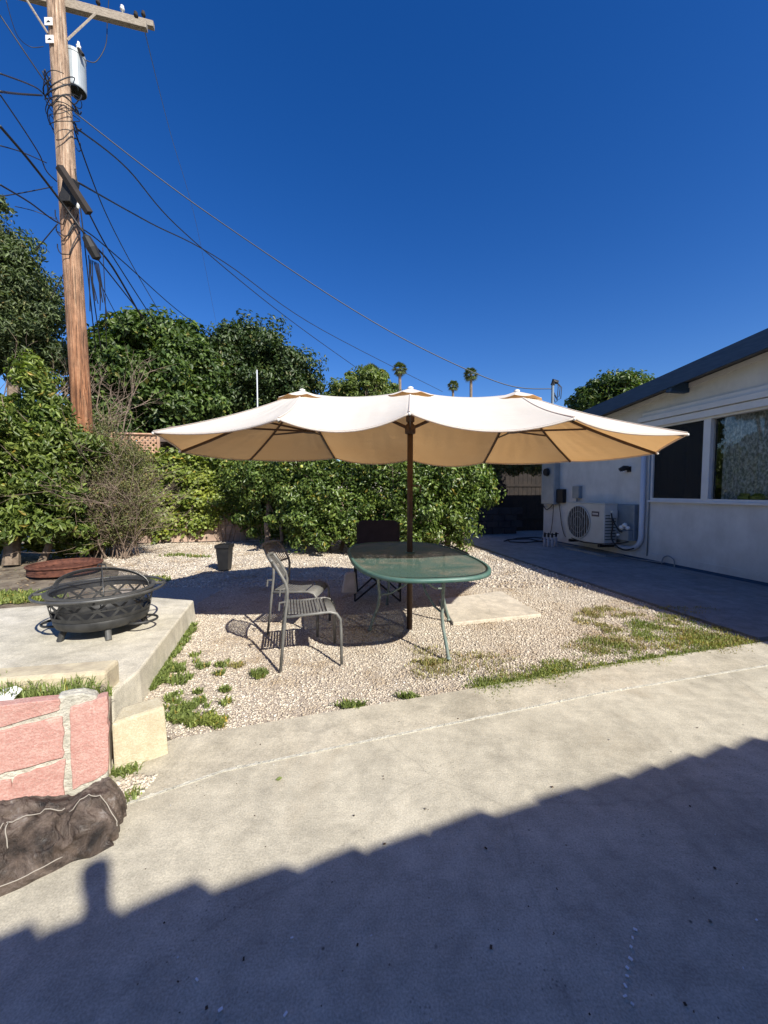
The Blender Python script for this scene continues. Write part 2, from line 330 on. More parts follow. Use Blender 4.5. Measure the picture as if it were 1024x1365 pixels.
def struct(o): o['kind'] = 'structure'; return o
def stuff(o):
    o['kind'] = 'stuff'; return o
def dup(o, parent=None):
    c = o.copy(); C.objects.link(c)
    if parent is not None: c.parent = parent
    for ch in list(o.children): dup(ch, c)
    return c
def inpoly(P, poly):
    x, y = P[:, 0], P[:, 1]; ins = np.zeros(len(P), bool); n = len(poly)
    for i in range(n):
        x0, y0 = poly[i][:2]; x1, y1 = poly[(i + 1) % n][:2]
        c = ((y0 > y) != (y1 > y)); ins ^= c & (x < (x1 - x0) * (y - y0) / ((y1 - y0) if y1 != y0 else 1e-9) + x0)
    return ins
def catenary(a, b, sag, n=24):
    a = Vector(a); b = Vector(b); return [a.lerp(b, i / n) - Vector((0, 0, sag * 4 * (i / n) * (1 - i / n))) for i in range(n + 1)]

# ------------------------------------------------------------------ foliage
def leaves(rs, P, Nn, size, aspect=.5, curl=.25, jitter=.35):
    n = len(P); s = size * (1 + jitter * (rs.rand(n) - .5) * 2)[:, None]
    Nn = Nn / (np.linalg.norm(Nn, axis=1, keepdims=True) + 1e-9)
    T = rs.randn(n, 3); T[:, 2] -= .5; T -= Nn * (T * Nn).sum(1, keepdims=True); T /= np.linalg.norm(T, axis=1, keepdims=True) + 1e-9
    B = np.cross(Nn, T)
    v0 = P - T * s * .5; v2 = P + T * s * .5 - Nn * s * curl; v1 = P + B * s * aspect * .5 + Nn * s * .08; v3 = P - B * s * aspect * .5 + Nn * s * .08
    V = np.stack([v0, v1, v2, v3], 1).reshape(-1, 3); i = np.arange(n) * 4
    Fq = np.concatenate([np.stack([i, i + 1, i + 2], 1), np.stack([i, i + 2, i + 3], 1)])
    return V, Fq
def crown(name, mt, parent, blobs, n, size, clumps, crad, seed, aspect=.5, core=.25, fill=None, up=.5, base=None):
    """blobs: (centre, radii). Leaves gather in clumps near the surface of the blobs."""
    rs = np.random.RandomState(seed); Ps = []; Ns = []
    vol = np.array([r[0] * r[2] + r[0] * r[1] + r[1] * r[2] for c, r in blobs]); vol = vol / vol.sum()
    for (c, r), wgt in zip(blobs, vol):
        c = np.array(c); r = np.array(r); k = max(4, int(clumps * wgt)); m = int(n * wgt)
        d_ = rs.randn(k, 3); d_ /= np.linalg.norm(d_, axis=1, keepdims=True)
        cc = c + d_ * r * (.62 + .42 * rs.rand(k, 1)); cr = crad * (.55 + .9 * rs.rand(k))
        who = rs.randint(0, k, m); g = rs.randn(m, 3); g /= np.linalg.norm(g, axis=1, keepdims=True)
        rad = np.clip(np.abs(1 - np.abs(rs.randn(m) * .38)), 0, 1.15)
        p = cc[who] + g * (rad * cr[who])[:, None] * np.array([1, 1, .75])
        nn = g * .7 + np.array([0, 0, up]) + rs.randn(m, 3) * .45 + (p - c) / r * .3
        Ps.append(p); Ns.append(nn)
        q = int(m * core); g = rs.randn(q, 3); g /= np.linalg.norm(g, axis=1, keepdims=True)
        Ps.append(c + g * r * (rs.rand(q, 1) ** .4) * .82); Ns.append(rs.randn(q, 3))
    P = np.concatenate(Ps); Nn = np.concatenate(Ns); keep = P[:, 2] > .03
    if fill is not None: keep &= fill(P)
    V, Fq = leaves(rs, P[keep], Nn[keep], size, aspect)
    return npmesh(name, V, Fq, mt, parent, base)
def limbs(mb, rs, base, top, r0, nbr, spread, crownc, crownr):
    base = Vector(base); top = Vector(top); pts = [base.lerp(top, i / 6) + Vector((rs.uniform(-.05, .05), rs.uniform(-.05, .05), 0)) * (i > 0) for i in range(7)]
    mb.tube(pts, [r0 * (1.25 - .9 * i / 6) for i in range(7)], 8)
    for i in range(nbr):
        a = pts[rs.randint(2, 6)]; d_ = Vector((rs.gauss(0, 1), rs.gauss(0, 1), rs.uniform(-.2, 1.1))).normalized()
        e = Vector(crownc) + Vector((d_.x * crownr[0], d_.y * crownr[1], d_.z * crownr[2])) * spread
        md = a.lerp(e, .5) + Vector((0, 0, .12 * (e - a).length)); mb.tube([a, a.lerp(md, .6), md, e], [r0 * .45, r0 * .33, r0 * .22, r0 * .06], 5)

# ------------------------------------------------------------------ ground setting
g = MB(); g.raw([(-400, -300, -.10), (400, -300, -.10), (400, 900, -.10), (-400, 900, -.10)], [(0, 1, 2, 3)])
struct(g.build('ground', M['earth']))
# kerb lines (world), from left to right
ke = [G(150, 1012), G(235, 985), G(400, 956), G(560, 930), G(800, 889), G(1024, 855)]
se = [G(120, 1088), G(195, 1063), G(300, 1027), G(560, 973), G(800, 924), G(1024, 887)]
def ext(a, b, d_): v = (b - a).normalized(); return b + v * d_
keR = ext(ke[-2], ke[-1], 3.2); seR = ext(se[-2], se[-1], 3.4)
def sheet(name, poly, z, m, thick=.14):
    o = MB().prism([(p[0], p[1]) for p in poly], z - thick, z).build(name, m); return struct(o)
gap = .006
seN = [Vector((p.x, p.y - gap, 0)) for p in se + [seR]]
slab = sheet('driveway', [(-9, -9), (9, -9), (9, seN[-1].y)] + [(p.x, p.y) for p in seN[::-1]] + [(-1.75, 1.27), (-9, -.2)], 0, M['slab'])
kpoly = [(p.x, p.y) for p in se] + [(seR.x, seR.y), (keR.x, keR.y)] + [(p.x, p.y) for p in ke[::-1]]
kerb = sheet('kerb', kpoly, .003, M['kerb'])
# broken mortar ridge along the seam
rr = random.Random(3); mb = MB()
for i in range(len(se) - 1):
    a, b_ = se[i], se[i + 1]; L = (b_ - a).length; k = int(L / .035)
    mb.hexa([a + Vector((0, -.010, -.02)), b_ + Vector((0, -.010, -.02)), b_ + Vector((0, .004, -.02)), a + Vector((0, .004, -.02))], [a + Vector((0, -.010, .0035)), b_ + Vector((0, -.010, .0035)), b_ + Vector((0, .004, .0045)), a + Vector((0, .004, .0045))])
    for j in range(k):
        if rr.random() < .62: continue
        p = a.lerp(b_, (j + rr.random()) / k) + Vector((0, rr.uniform(-.007, .007), .003)); s_ = rr.uniform(.004, .012)
        mb.box(p, (s_ * 2, s_ * .6, rr.uniform(.003, .008)), Matrix.Rotation(rr.uniform(-.3, .9), 3, 'Z'))
o = mb.build('mortar_ridge', M['mortar']); stuff(o); o['label'] = 'crumbly pale mortar along the seam between driveway and kerb'
wl = lambda y: 3.97 - .2 * y
GRAV = [(p.x, p.y) for p in ke[1:]] + [(wl(3.6), 3.6), (wl(8), 8), (wl(11.2), 11.2), (-2.5, 10.3), (-6.1, 9.6), (-5.4, 7.3), (-4.5, 6.5), (-3.7, 5.2), (-2.9, 4.4), (-2.05, 3.95), (-1.62, 2.5), (-1.3, 2.1)]
sheet('gravel_bed', GRAV, -.02, M['gravelbed'], .07)
sheet('soil_bed', [(-2.4, 10.4), (-12, 9), (-12, 2), (-4, 2), (-2.4, 3.5)], -.026, M['soilbed'], .07)
sheet('side_path', [(wl(3.3) + .02, 3.36), (keR.x, keR.y + .02), (8.5, 5), (8.5, 13.5), (wl(12) + 0.02, 12.4)], .0, M['walk'])
# gravel stones
rs = np.random.RandomState(5)
def stones(n, box, smin, smax, z, poly, seed, excl=None, dens=None):
    rs = np.random.RandomState(seed); P = np.stack([rs.uniform(box[0], box[1], n), rs.uniform(box[2], box[3], n)], 1); k = inpoly(P, poly)
    if dens is not None: k &= rs.rand(n) < dens(P)
    P = P[k]; n = len(P); s_ = smin + (smax - smin) * rs.rand(n) ** 2
    cube = np.array([(x, y, z_) for x in (-1, 1) for y in (-1, 1) for z_ in (-1, 1)], float)
    V = cube[None] * np.stack([s_ * rs.uniform(.7, 1.3, n), s_ * rs.uniform(.5, 1, n), s_ * rs.uniform(.35, .7, n)], 1)[:, None, :]
    V *= rs.uniform(.55, 1.1, (n, 8, 1)); a = rs.rand(n) * 6.28; ca, sa = np.cos(a), np.sin(a); tl = rs.randn(n) * .3
    X = V[..., 0] * ca[:, None] - V[..., 1] * sa[:, None]; Y = V[..., 0] * sa[:, None] + V[..., 1] * ca[:, None]; Z = V[..., 2] + X * tl[:, None]
    V = np.stack([X + P[:, :1], Y + P[:, 1:2], Z + z + (s_ * rs.uniform(.1, .9, n))[:, None]], -1).reshape(-1, 3)
    q = np.array([(0, 1, 3, 2), (4, 6, 7, 5), (0, 4, 5, 1), (2, 3, 7, 6), (0, 2, 6, 4), (1, 5, 7, 3)]); Fq = (np.arange(n)[:, None, None] * 8 + q[None]).reshape(-1, 4)
    return V, Fq
V1, F1 = stones(150000, (-2.2, 4, 1.9, 5.2), .0033, .0085, -.021, GRAV, 1)
V2, F2 = stones(60000, (-7.5, 3.4, 5.2, 10), .007, .017, -.021, GRAV, 2)
o = npmesh('gravel', np.concatenate([V1, V2]), np.concatenate([F1, F2 + len(V1)]), M['gravel']); stuff(o); o['label'] = 'pale pinkish gravel covering the yard'
# stray stones and leaf litter on the concrete
rr = random.Random(9); mb = MB()
for i in range(150):
    px, py = rr.uniform(150, 1060), rr.uniform(890, 1400); p = G(px, py)
    s_ = rr.choice((.0015, .002, .002, .003, .003, .005)) ; mb.box(p + Vector((0, 0, .003 + s_ * .3)), (s_ * rr.uniform(1, 2.2), s_ * rr.uniform(.8, 1.4), s_ * .5), Matrix.Rotation(rr.uniform(0, 3), 3, 'Z'))
mb2 = MB()
for a in ((848, 1241), (845, 1252), (843, 1264), (840, 1280), (838, 1292), (837, 1303), (835, 1316), (834, 1330), (1007, 1228), (293, 1348), (380, 1354), (263, 1308), (391, 1252)):
    mb2.box(G(*a) + Vector((rr.uniform(-.004, .004), 0, .0045)), (rr.uniform(.004, .008), rr.uniform(.005, .011), .002), Matrix.Rotation(rr.uniform(0, 3), 3, 'Z'))
stuff(mb2.build('paint_flecks', M['paper']))['label'] = 'short trail of white paint flecks on the shaded driveway'
o = mb.build('leaf_litter', M['debris']); stuff(o); o['label'] = 'scattered grit, paint flecks and leaf bits on the concrete'
mb = MB(); rr = random.Random(19)
for i in range(900):
    x_, y_ = rr.uniform(-8, -3.4), rr.uniform(4.6, 9); 
    p = Vector((x_, y_, -.012)); s_ = rr.uniform(.012, .035); a_ = rr.uniform(0, 6.3); u_ = Vector((math.cos(a_), math.sin(a_), rr.uniform(-.3, .3))) * s_; v_ = Vector((-math.sin(a_), math.cos(a_), rr.uniform(-.2, .3))) * s_ * .45
    mb.raw([p - u_, p + v_, p + u_, p - v_ + Vector((0, 0, .006))], [(0, 1, 2, 3)])
o = mb.build('leaf_litter', M['litter']); stuff(o); o['label'] = 'dry fallen leaves on the soil under the left shrub'
# ---- grass
def blades(name, spots, mt, seed, h=(.03, .08), wd=.004, label=None, parent=None, base=None, lean=.8, zf=-.01):
    rs = np.random.RandomState(seed); P = []
    for (x, y, rx, ry, n) in spots:
        a = rs.rand(n) * 6.28; r = np.sqrt(rs.rand(n)) * (1 + .25 * np.sin(a * 3 + x) + .18 * np.sin(a * 7)); P.append(np.stack([x + rx * r * np.cos(a), y + ry * r * np.sin(a), np.full(n, zf)], 1))
    P = np.concatenate(P); n = len(P); hh = rs.uniform(h[0], h[1], n)[:, None]; a = rs.rand(n) * 6.28; dr = np.stack([np.cos(a), np.sin(a), 0 * a], 1)
    sd = np.stack([-np.sin(a), np.cos(a), 0 * a], 1) * wd; ln = rs.rand(n, 1) * lean; up = np.array([0, 0, 1.])
    v0 = P - sd; v1 = P + sd; m = P + up * hh * .6 + dr * hh * ln * .4; v2 = m + sd * .8; v3 = m - sd * .8; tp = P + up * hh * (1 - .4 * ln) + dr * hh * ln
    V = np.stack([v0, v1, v2, v3, tp], 1).reshape(-1, 3); i = np.arange(n) * 5
    Fq = np.concatenate([np.stack([i, i + 1, i + 2], 1), np.stack([i, i + 2, i + 3], 1), np.stack([i + 3, i + 2, i + 4], 1)])
    o = npmesh(name, V, Fq, mt, parent, base)
    if label: o['label'] = label; stuff(o)
    return o
def spot(px, py, rx, ry, n, z=0): p = G(px, py, z); return (p.x, p.y, rx, ry, n)
sp = []; rr = random.Random(4)
for i in range(70):                     # right corner patch
    u = rr.random(); px = 640 + u * 350; lo_ = 918 - u * 62; hi_ = lo_ - 6 - max(0, 52 * math.sin(min(1, max(0, (u - .25) / .7)) * 3.1)); sp.append(spot(px, rr.uniform(hi_, lo_), rr.uniform(.07, .2), rr.uniform(.07, .16), rr.randint(60, 200)))
sp += [spot(640 + i * 22, 915 - i * 3.6, .10, .045, 240) for i in range(16)]
blades('lawn_grass', sp, M['grass'], 1, (.008, .034), .0028, 'patchy green grass between the gravel and the kerb')
sp = [spot(rr.uniform(770, 985), rr.uniform(808, 868), rr.uniform(.05, .2), rr.uniform(.04, .12), rr.randint(30, 220)) for i in range(52)] + [spot(rr.uniform(560, 740), rr.uniform(862, 905), .14, .09, 90) for i in range(16)]
blades('dry_grass', sp, M['drygrass'], 2, (.008, .035), .003, 'thin straw coloured grass over the gravel')
sp = [spot(250 - i * 4.5 + rr.uniform(-4, 8), 835 + i * 7, .05, .07, 260) for i in range(12)] + [spot(198, 905, .11, .09, 700), spot(225, 890, .12, .06, 400), spot(235, 905, .10, .07, 160), spot(258, 958, .13, .06, 420), spot(290, 962, .06, .05, 120), spot(245, 945, .07, .07, 260)] + [spot(rr.uniform(200, 305), rr.uniform(870, 965), rr.uniform(.02, .05), rr.uniform(.015, .04), rr.randint(15, 70)) for i in range(34)]
blades('border_weeds', sp, M['weed'], 3, (.015, .05), .0055, 'low green weeds along the edge of the raised slab', lean=1.3)
sp = [spot(20 + i * 9, 797 + rr.uniform(-6, 4), .25, .12, 200) for i in range(-3, 5)] + [spot(235, 740, .3, .12, 160), spot(205, 772, .25, .15, 260), spot(150, 775, .4, .2, 260), spot(262, 742, .25, .08, 120)]
blades('back_grass', sp, M['grass'], 4, (.03, .08), .008, 'thin grass behind the fire pit slab')
for (px, py, rx, ry, n, mt, lb) in ((346, 898, .055, .05, 260, 'weed', 'round bright green weed growing in gravel in front of the grey chair'), (316, 886, .06, .035, 70, 'drygrass', 'small dry weed in gravel left of the bright green one'),
        (468, 940, .08, .03, 170, 'weed', 'low weed clump against the kerb near the middle'), (543, 928, .07, .02, 110, 'weed', 'thin weed sprig at the kerb left of the green grass strip'),
        (575, 882, .12, .04, 160, 'drygrass', 'reddish dry weed beside the front foot of the table'), (820, 855, .10, .06, 60, 'drygrass', 'dry tuft amid the grass patch near the kerb')):
    p = G(px, py); o = blades('weed_clump', [(p.x, p.y, rx, ry, n)], M[mt], int(px), (.015, .05), .005, None, None, (p.x, p.y, 0), lean=1.4); tag(o, lb, 'weed')

# ------------------------------------------------------------------ raised slab, planter wall, blocks
PZ = .19
pad = [G(258, 800, PZ), G(205, 796, PZ), G(0, 811, PZ), D(-150, 812, 3.2), Vector((-6, 1.4, 0)), Vector((-2.2, 2.0, 0)), G(150, 945, .1), G(186, 893, PZ)]
mb = MB(); top = [Vector((p.x, p.y, PZ)) for p in pad]; cen = Vector((-2.6, 3, PZ)); bot = [Vector((p.x, p.y, -.06)) + (Vector((p.x, p.y, 0)) - Vector((cen.x, cen.y, 0))).normalized() * .025 for p in pad]
mb.hexa(bot, top); o = struct(mb.build('raised_slab', M['pad'], bevel=.012))
# pink brick wall
A0 = G(146, 1050); WD = Vector((-.857, -.515, 0)); WN = Vector((.515, -.857, 0))      # normal towards camera
def WV(cx, cy, out=0.0):       # crop pixel of the brick close-up -> point on the wall face
    r = ray(cx / 4.267, 880 + cy / 4.267); k = WN.dot(A0 + WN * out - CAMP) / WN.dot(r); return CAMP + r * k
wall = thing('brick_wall', 'low wall of pink bricks with thick pale mortar, beside the yellow block', 'wall', (A0.x, A0.y, 0))
bks = [[(-420, 300), (325, 228), (328, 288), (-420, 500)], [(-420, 520), (348, 325), (345, 556), (-420, 770)], [(74, 676), (362, 580), (355, 800), (62, 900)], [(-420, 800), (60, 682), (52, 905), (-420, 1010)], [(402, 278), (606, 214), (618, 630), (412, 740)]]
rr = random.Random(2)
for q in bks:
    fr = [WV(x, y, .003 + rr.uniform(0, .005)) for x, y in q]; cn = sum(fr, Vector()) / 4; fr = [p + (p - cn).normalized() * .006 for p in fr]
    mbx = MB(); 
    # subdivide front outline so that the edges are slightly uneven
    def sub(L, o_):
        out = []
        for i in range(4):
            a, b_ = L[i], L[(i + 1) % 4]
            for k in range(9):
                p = a.lerp(b_, k / 9); j = noise.noise(p * 23) * .008 + noise.noise(p * 70) * .005; out.append(p + (p - o_).normalized() * (j - (.004 if k == 0 else 0)))
        return out
    f2 = sub(fr, cn); b2 = [p - WN * .05 for p in f2]; mbx.hexa(b2[::-1], f2[::-1])
    mbx.build('brick', M['pink'], wall, bevel=.003)
mo = [WV(x, y, -.004) for x, y in ((-430, 310), (322, 232), (330, 212), (400, 196), (470, 188), (545, 204), (560, 232), (604, 222), (615, 760), (-430, 1120))]
for i in range(len(mo)): mo[i].z = max(mo[i].z, -.05)
MB().hexa([p - WN * .06 for p in mo][::-1], mo[::-1]).build('mortar', M['mortar'], wall, bevel=.012)
lump = MB(); lp = [WV(x, y, .0) for x, y in ((335, 222), (385, 205), (450, 198), (500, 204), (548, 222))]
lump.tube([p - WN * .04 for p in lp], [.004, .007, .008, .007, .003], 8, flat=(1, 2.5)).build('mortar_lump', M['mortar'], wall, smooth=True)
# soil behind the pink wall
e0 = A0 - WN * .065; soilp = [e0, e0 + WD * 3, e0 + WD * 3 + Vector((0, .6, 0)), Vector((-2.3, 2.05, 0)), Vector((-1.62, 2.12, 0)), Vector((-1.42, 1.95, 0))]
struct(MB().prism([(p.x, p.y) for p in soilp], -.05, .255).build('planter_soil', M['soil']))
# yellow block
a = G(152, 1032); b_ = G(229, 1004); dr = (b_ - a).normalized(); bk = Vector((-dr.y, dr.x, 0)); zt = .24
yb = thing('yellow_block', 'worn yellow retaining block at the end of the pink brick wall', 'block', (a.x, a.y, 0))
mb = MB(); n_ = 6; L = (b_ - a).length
for i in range(1):
    bt = [a - Vector((0, 0, .02)), b_ - Vector((0, 0, .02)) - dr * .01, b_ + bk * .15 - dr * .03, a + bk * .15 + dr * .035]
    tp = [a + dr * -.004 + bk * .02, b_ + bk * .02 - dr * .022, b_ + bk * .14 - dr * .03, a + bk * .14 + dr * .04]; tp = [Vector((p.x, p.y, zt - .01 * (j in (0,)) + .004 * (j == 2))) for j, p in enumerate(tp)]
    mb.hexa(bt, tp)
o = mb.build('block_body', M['yellow'], yb, bevel=.012)
# beige cap block
a = G(-60, 910, .32); b_ = G(140, 895, .32); dr = (b_ - a).normalized(); bk = Vector((-dr.y, dr.x, 0)); q = [a, b_, b_ + bk * .165 + dr * .0, a + bk * .165]
o = MB().prism([(p.x, p.y) for p in q], .10, .32).build('cap_block', M['capblock'], None, (b_.x, b_.y, .1), bevel=.02); tag(o, 'long beige concrete cap block with rounded end in front of the fire pit slab', 'block')
mb = MB(); sp = [(G(px, 930, .25).x, G(px, 930, .25).y, .07, .045, 60) for px in range(-10, 140, 13)] + [(G(105, 918, .25).x, G(105, 918, .25).y, .08, .05, 90), (G(5, 915, .25).x, G(5, 915, .25).y, .05, .05, 60)]
blades('planter_weeds', sp, M['weed'], 8, (.02, .10), .003, 'scraggly weeds growing behind the pink brick wall', lean=1.2, zf=.25)
p = G(150, 1040); blades('joint_weeds', [(p.x, p.y + .04, .03, .03, 120), (G(172, 1030).x, G(172, 1030).y, .05, .03, 130), (G(178, 1062).x, G(178, 1062).y, .03, .03, 60)], M['weed'], 9, (.012, .045), .003, 'small weeds between the yellow block and the sack', lean=1.3, zf=0)
p = G(176, 1055); V1, F1 = stones(700, (p.x - .1, p.x + .07, p.y - .05, p.y + .09), .004, .009, .0, [(p.x - .1, p.y - .05), (p.x + .05, p.y - .04), (p.x + .06, p.y + .09), (p.x - .08, p.y + .09)], 12)
o = npmesh('gravel', V1, F1, M['gravel']); stuff(o); o['label'] = 'small spill of gravel beside the black sack'
p = G(10, 932, .262); o = MB().raw([p + Vector((-.06, -.03, 0)), p + Vector((.045, -.02, .006)), p + Vector((.05, .03, .035)), p + Vector((0, .045, .045)), p + Vector((-.06, .04, .03)), p + Vector((0, .01, .03))], [(0, 1, 5), (1, 2, 5), (2, 3, 5), (3, 4, 5), (4, 0, 5)]).build('paper_scrap', M['paper'], None, p); tag(o, 'crumpled white paper scrap behind the pink bricks at left', 'litter')

# ------------------------------------------------------------------ sack of weed cloth
cs = [G(-90, 1235, 0), G(152, 1127, 0), G(168, 1034, .14), G(-60, 1085, .22)]
sack = thing('fabric_sack', 'crumpled black brown woven sack tied with white string on the concrete', 'sack', tuple(G(80, 1150)))
nu, nv = 130, 90; vs = []; fs = []
def sackpt(u, v):
    a = cs[0].lerp(cs[1], u); b_ = cs[3].lerp(cs[2], u); rag = .035 * noise.noise(Vector((u * 5, v * 5, 3)))
    p = a.lerp(b_, v); p.z = 0
    bz = .015 + (.21 * (1 - u) + .16 * u) * math.sin(min(1, v * 1.25) * math.pi / 2) ** .8
    ed = min(1, min(u, 1 - u) * 9) ** .5 if u > .5 else 1
    q = Vector((p.x * 7, p.y * 9, 0)); w1 = noise.noise(q) ; rdg = 1 - abs(noise.noise(Vector((p.x * 13 + w1, p.y * 6, 5)))) * 2; r2 = 1 - abs(noise.noise(Vector((p.x * 25, p.y * 22 + w1 * 2, 9)))) * 2
    a1_ = p.x * .8 + p.y * .6; a2_ = -p.x * .6 + p.y * .8
    f1 = (1 - abs(noise.noise(Vector((a1_ * 11 + w1 * .8, a2_ * 3.5, 2))))) ** 4; f2_ = (1 - abs(noise.noise(Vector((a1_ * 5 + w1, a2_ * 16, 7))))) ** 6; f3 = (1 - abs(noise.noise(Vector((a1_ * 34, a2_ * 20 + w1 * 3, 11))))) ** 5
    z = bz * ed * (.84 + .2 * w1) + (f1 * .030 + f2_ * .016 + f3 * .006 - .02) * ed * min(1, v * 8)
    p.x += .02 * noise.noise(Vector((v * 7, u * 6, 1))); p.y += rag * (1 - v) * .9; p.z = max(z, .004)
    return p
for i in range(nu + 1):
    for j in range(nv + 1): vs.append(sackpt(i / nu, j / nv))
for i in range(nu):
    for j in range(nv): k = i * (nv + 1) + j; fs.append((k, k + nv + 1, k + nv + 2, k + 1))
k0 = len(vs); rim = [j for j in range(nv, -1, -1)]
edge = [i * (nv + 1) for i in range(nu + 1)] + [nu * (nv + 1) + j for j in range(1, nv + 1)]
vs += [Vector((vs[e].x, vs[e].y, -.002)) for e in edge]
fs += [(edge[i], k0 + i, k0 + i + 1, edge[i + 1]) for i in range(len(edge) - 1)]
MB().raw(vs, fs).build('sack_cloth', M['cloth'], sack, smooth=True)
for path in ([(-.02, .42), (.15, .50), (.3, .52), (.42, .55), (.55, .62), (.66, .62)], [(.66, .52), (.78, .5), (.86, .5), (.94, .46), (.985, .34), (.985, .2)], [(.2, .02), (.4, .015), (.55, .02), (.7, .03)], [(.3, .52), (.33, .4), (.36, .25)]):
    pts = [];
    for i in range(len(path) - 1):
        for k in range(5): u = path[i][0] + (path[i + 1][0] - path[i][0]) * k / 5; v_ = path[i][1] + (path[i + 1][1] - path[i][1]) * k / 5; pts.append(sackpt(min(1, max(0, u)), v_) + Vector((0, 0, .004)))
    MB().tube(pts, .0018, 5).build('string', M['string'], sack, smooth=True)

# ------------------------------------------------------------------ white house on the right
house = thing('house', 'white stucco house with slate blue fascia and wide window on the right', 'house', tuple(HO), None, math.atan2(HU.y, HU.x))
hw = lambda: MB()
sw0 = W(869, 600)[0]; sw1 = sw0 + 3.3; sill = W(900, 667.5)[1]; head = W(900, 563)[1]
LEN = 11.3; sR = 7.9; zR = 3.65; e0z = 2.72; slope = (zR - e0z) / (sR + .5)      # ridge position along the wall
def rz(s_): return zR - abs(s_ - sR) * slope
mb = MB(); mb.frame(0, sw0, 0, .2, 0, 2.5); mb.frame(sw1, LEN, 0, .2, 0, 2.5); mb.frame(sw0, sw1, 0, .2, 0, sill); mb.frame(sw0, sw1, 0, .2, head, 2.5)
mb.hexa([H(0, 0, 2.5), H(LEN, 0, 2.5), H(LEN, 0, rz(LEN) - .12), H(sR, 0, zR - .12), H(0, 0, rz(0) - .12)], [H(0, .2, 2.5), H(LEN, .2, 2.5), H(LEN, .2, rz(LEN) - .12), H(sR, .2, zR - .12), H(0, .2, rz(0) - .12)])
mb.frame(.0, .2, .2, 4.5, 0, 2.6); mb.build('wall', M['stucco'], house)
MB().frame(.01, LEN, -.02, 0, -.05, .16).build('foundation', M['stucco'], house)
MB().frame(.0, LEN, -.03, -.0205, -.05, .045).build('base_strip', M['fascia'], house)
mb = MB(); OH = .36
for a_, b2 in ((-.5, sR), (sR, LEN)):
    P = lambda t_, dz: [H(a_, t_, rz(a_) + dz), H(b2, t_, rz(b2) + dz)]
    lo_ = P(-OH, -.10) + P(5, -.10)[::-1]; up_ = P(-OH, .02) + P(5, .02)[::-1]; mb.hexa(lo_, up_)
mb.build('roof', M['shingle'], house)
for a_, b2 in ((-.52, sR), (sR, LEN)):
    q = [H(a_, -OH - .035, rz(a_) - .21), H(b2, -OH - .035, rz(b2) - .21), H(b2, -OH - .035, rz(b2) + .035), H(a_, -OH - .035, rz(a_) + .035)]
    MB().hexa(q, [p + HI * .033 for p in q]).build('fascia_board', M['fascia'], house)
    q = [H(a_, -.022, rz(a_) - .20), H(b2, -.022, rz(b2) - .20), H(b2, -.022, rz(b2) - .125), H(a_, -.022, rz(a_) - .125)]
    MB().hexa(q, [p + HI * .02 for p in q]).build('frieze_board', M['whitetrim'], house)
for px in (903,):
    s_, z_ = W(px, 500, -.2); 
    for ss in (s_, s_ + 2.6): MB().frame(ss - .05, ss + .05, -OH + .0, -.001, rz(ss) - .27, rz(ss) - .115).build('beam_end', M['fascia'], house)
# awning track / head trim above the window
sa = W(856, 560)[0]
for (z0, z1, t_) in ((W(1000, 546)[1], W(1000, 536)[1], -.07), (W(1000, 535)[1], W(1000, 527)[1], -.10), (W(1000, 526.5)[1], W(1000, 519)[1], -.05)):
    MB().frame(sa + (.05 if t_ == -.05 else 0), sw1 + .4, t_, -.001, z0, z1).build('head_trim', M['whitetrim'], house, bevel=.004)
MB().frame(sw0 - .02, sw1 + .02, -.05, .0, sill - .035, sill).build('window_sill', M['whitetrim'], house, bevel=.004)
# window
win = MB()
for (a_, b2, z0, z1) in ((sw0, sw0 + .05, sill, head), (sw1 - .05, sw1, sill, head), (sw0 + .05, sw1 - .05, sill, sill + .04), (sw0 + .05, sw1 - .05, head - .05, head)): win.frame(a_, b2, -.012, .09, z0, z1)
win = win.build('window', M['whitetrim'], house)
sm = W(942, 620)[0]; MB().frame(sm - .055, sm + .055, -.02, .085, sill + .04, head - .05).build('mullion', M['whitetrim'], win)
MB().frame(sw0 + .05, sm - .055, .05, .055, sill + .04, head - .05).build('pane', M['glass'], win)
MB().frame(sm + .055, sw1 - .05, .05, .055, sill + .04, head - .05).build('pane', M['glass'], win)
MB().frame(sw0 + .05, sm - .055, .02, .0215, sill + .04, head - .05).build('insect_screen', M['screen'], win)
sb = W(912, 620)[0]; MB().frame(sb - .018, sb + .018, .03, .048, sill + .04, head - .05).build('sash_bar', M['fascia'], win)
def curtain(s0, s1, t_, m, seed):
    n = int((s1 - s0) / .02); vs = []; rr = random.Random(seed)
    for i in range(n + 1):
        s_ = s0 + (s1 - s0) * i / n; tt = t_ + .035 * math.sin(s_ * 24 + seed) + .015 * math.sin(s_ * 57)
        vs += [H(s_, tt, sill - .1), H(s_, tt, head + .05)]
    return MB().raw(vs, [(2 * i, 2 * i + 2, 2 * i + 3, 2 * i + 1) for i in range(n)]).build('curtain', m, house, smooth=True)
curtain(sm + .1, sm + .78, .22, M['curtain'], 1); curtain(sm + .84, sm + 1.9, .24, M['curtain'], 4); curtain(sw0 - .1, sb + .02, .24, M['curtaindark'], 2); curtain(sb + .1, sm - .02, .25, M['curtaindark'], 3)
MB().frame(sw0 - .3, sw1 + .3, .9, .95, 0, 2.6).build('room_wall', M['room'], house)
MB().frame(sw0 - .3, sw1 + .3, .201, .9, sill - .1, sill - .06).build('window_shelf', M['whitetrim'], house)
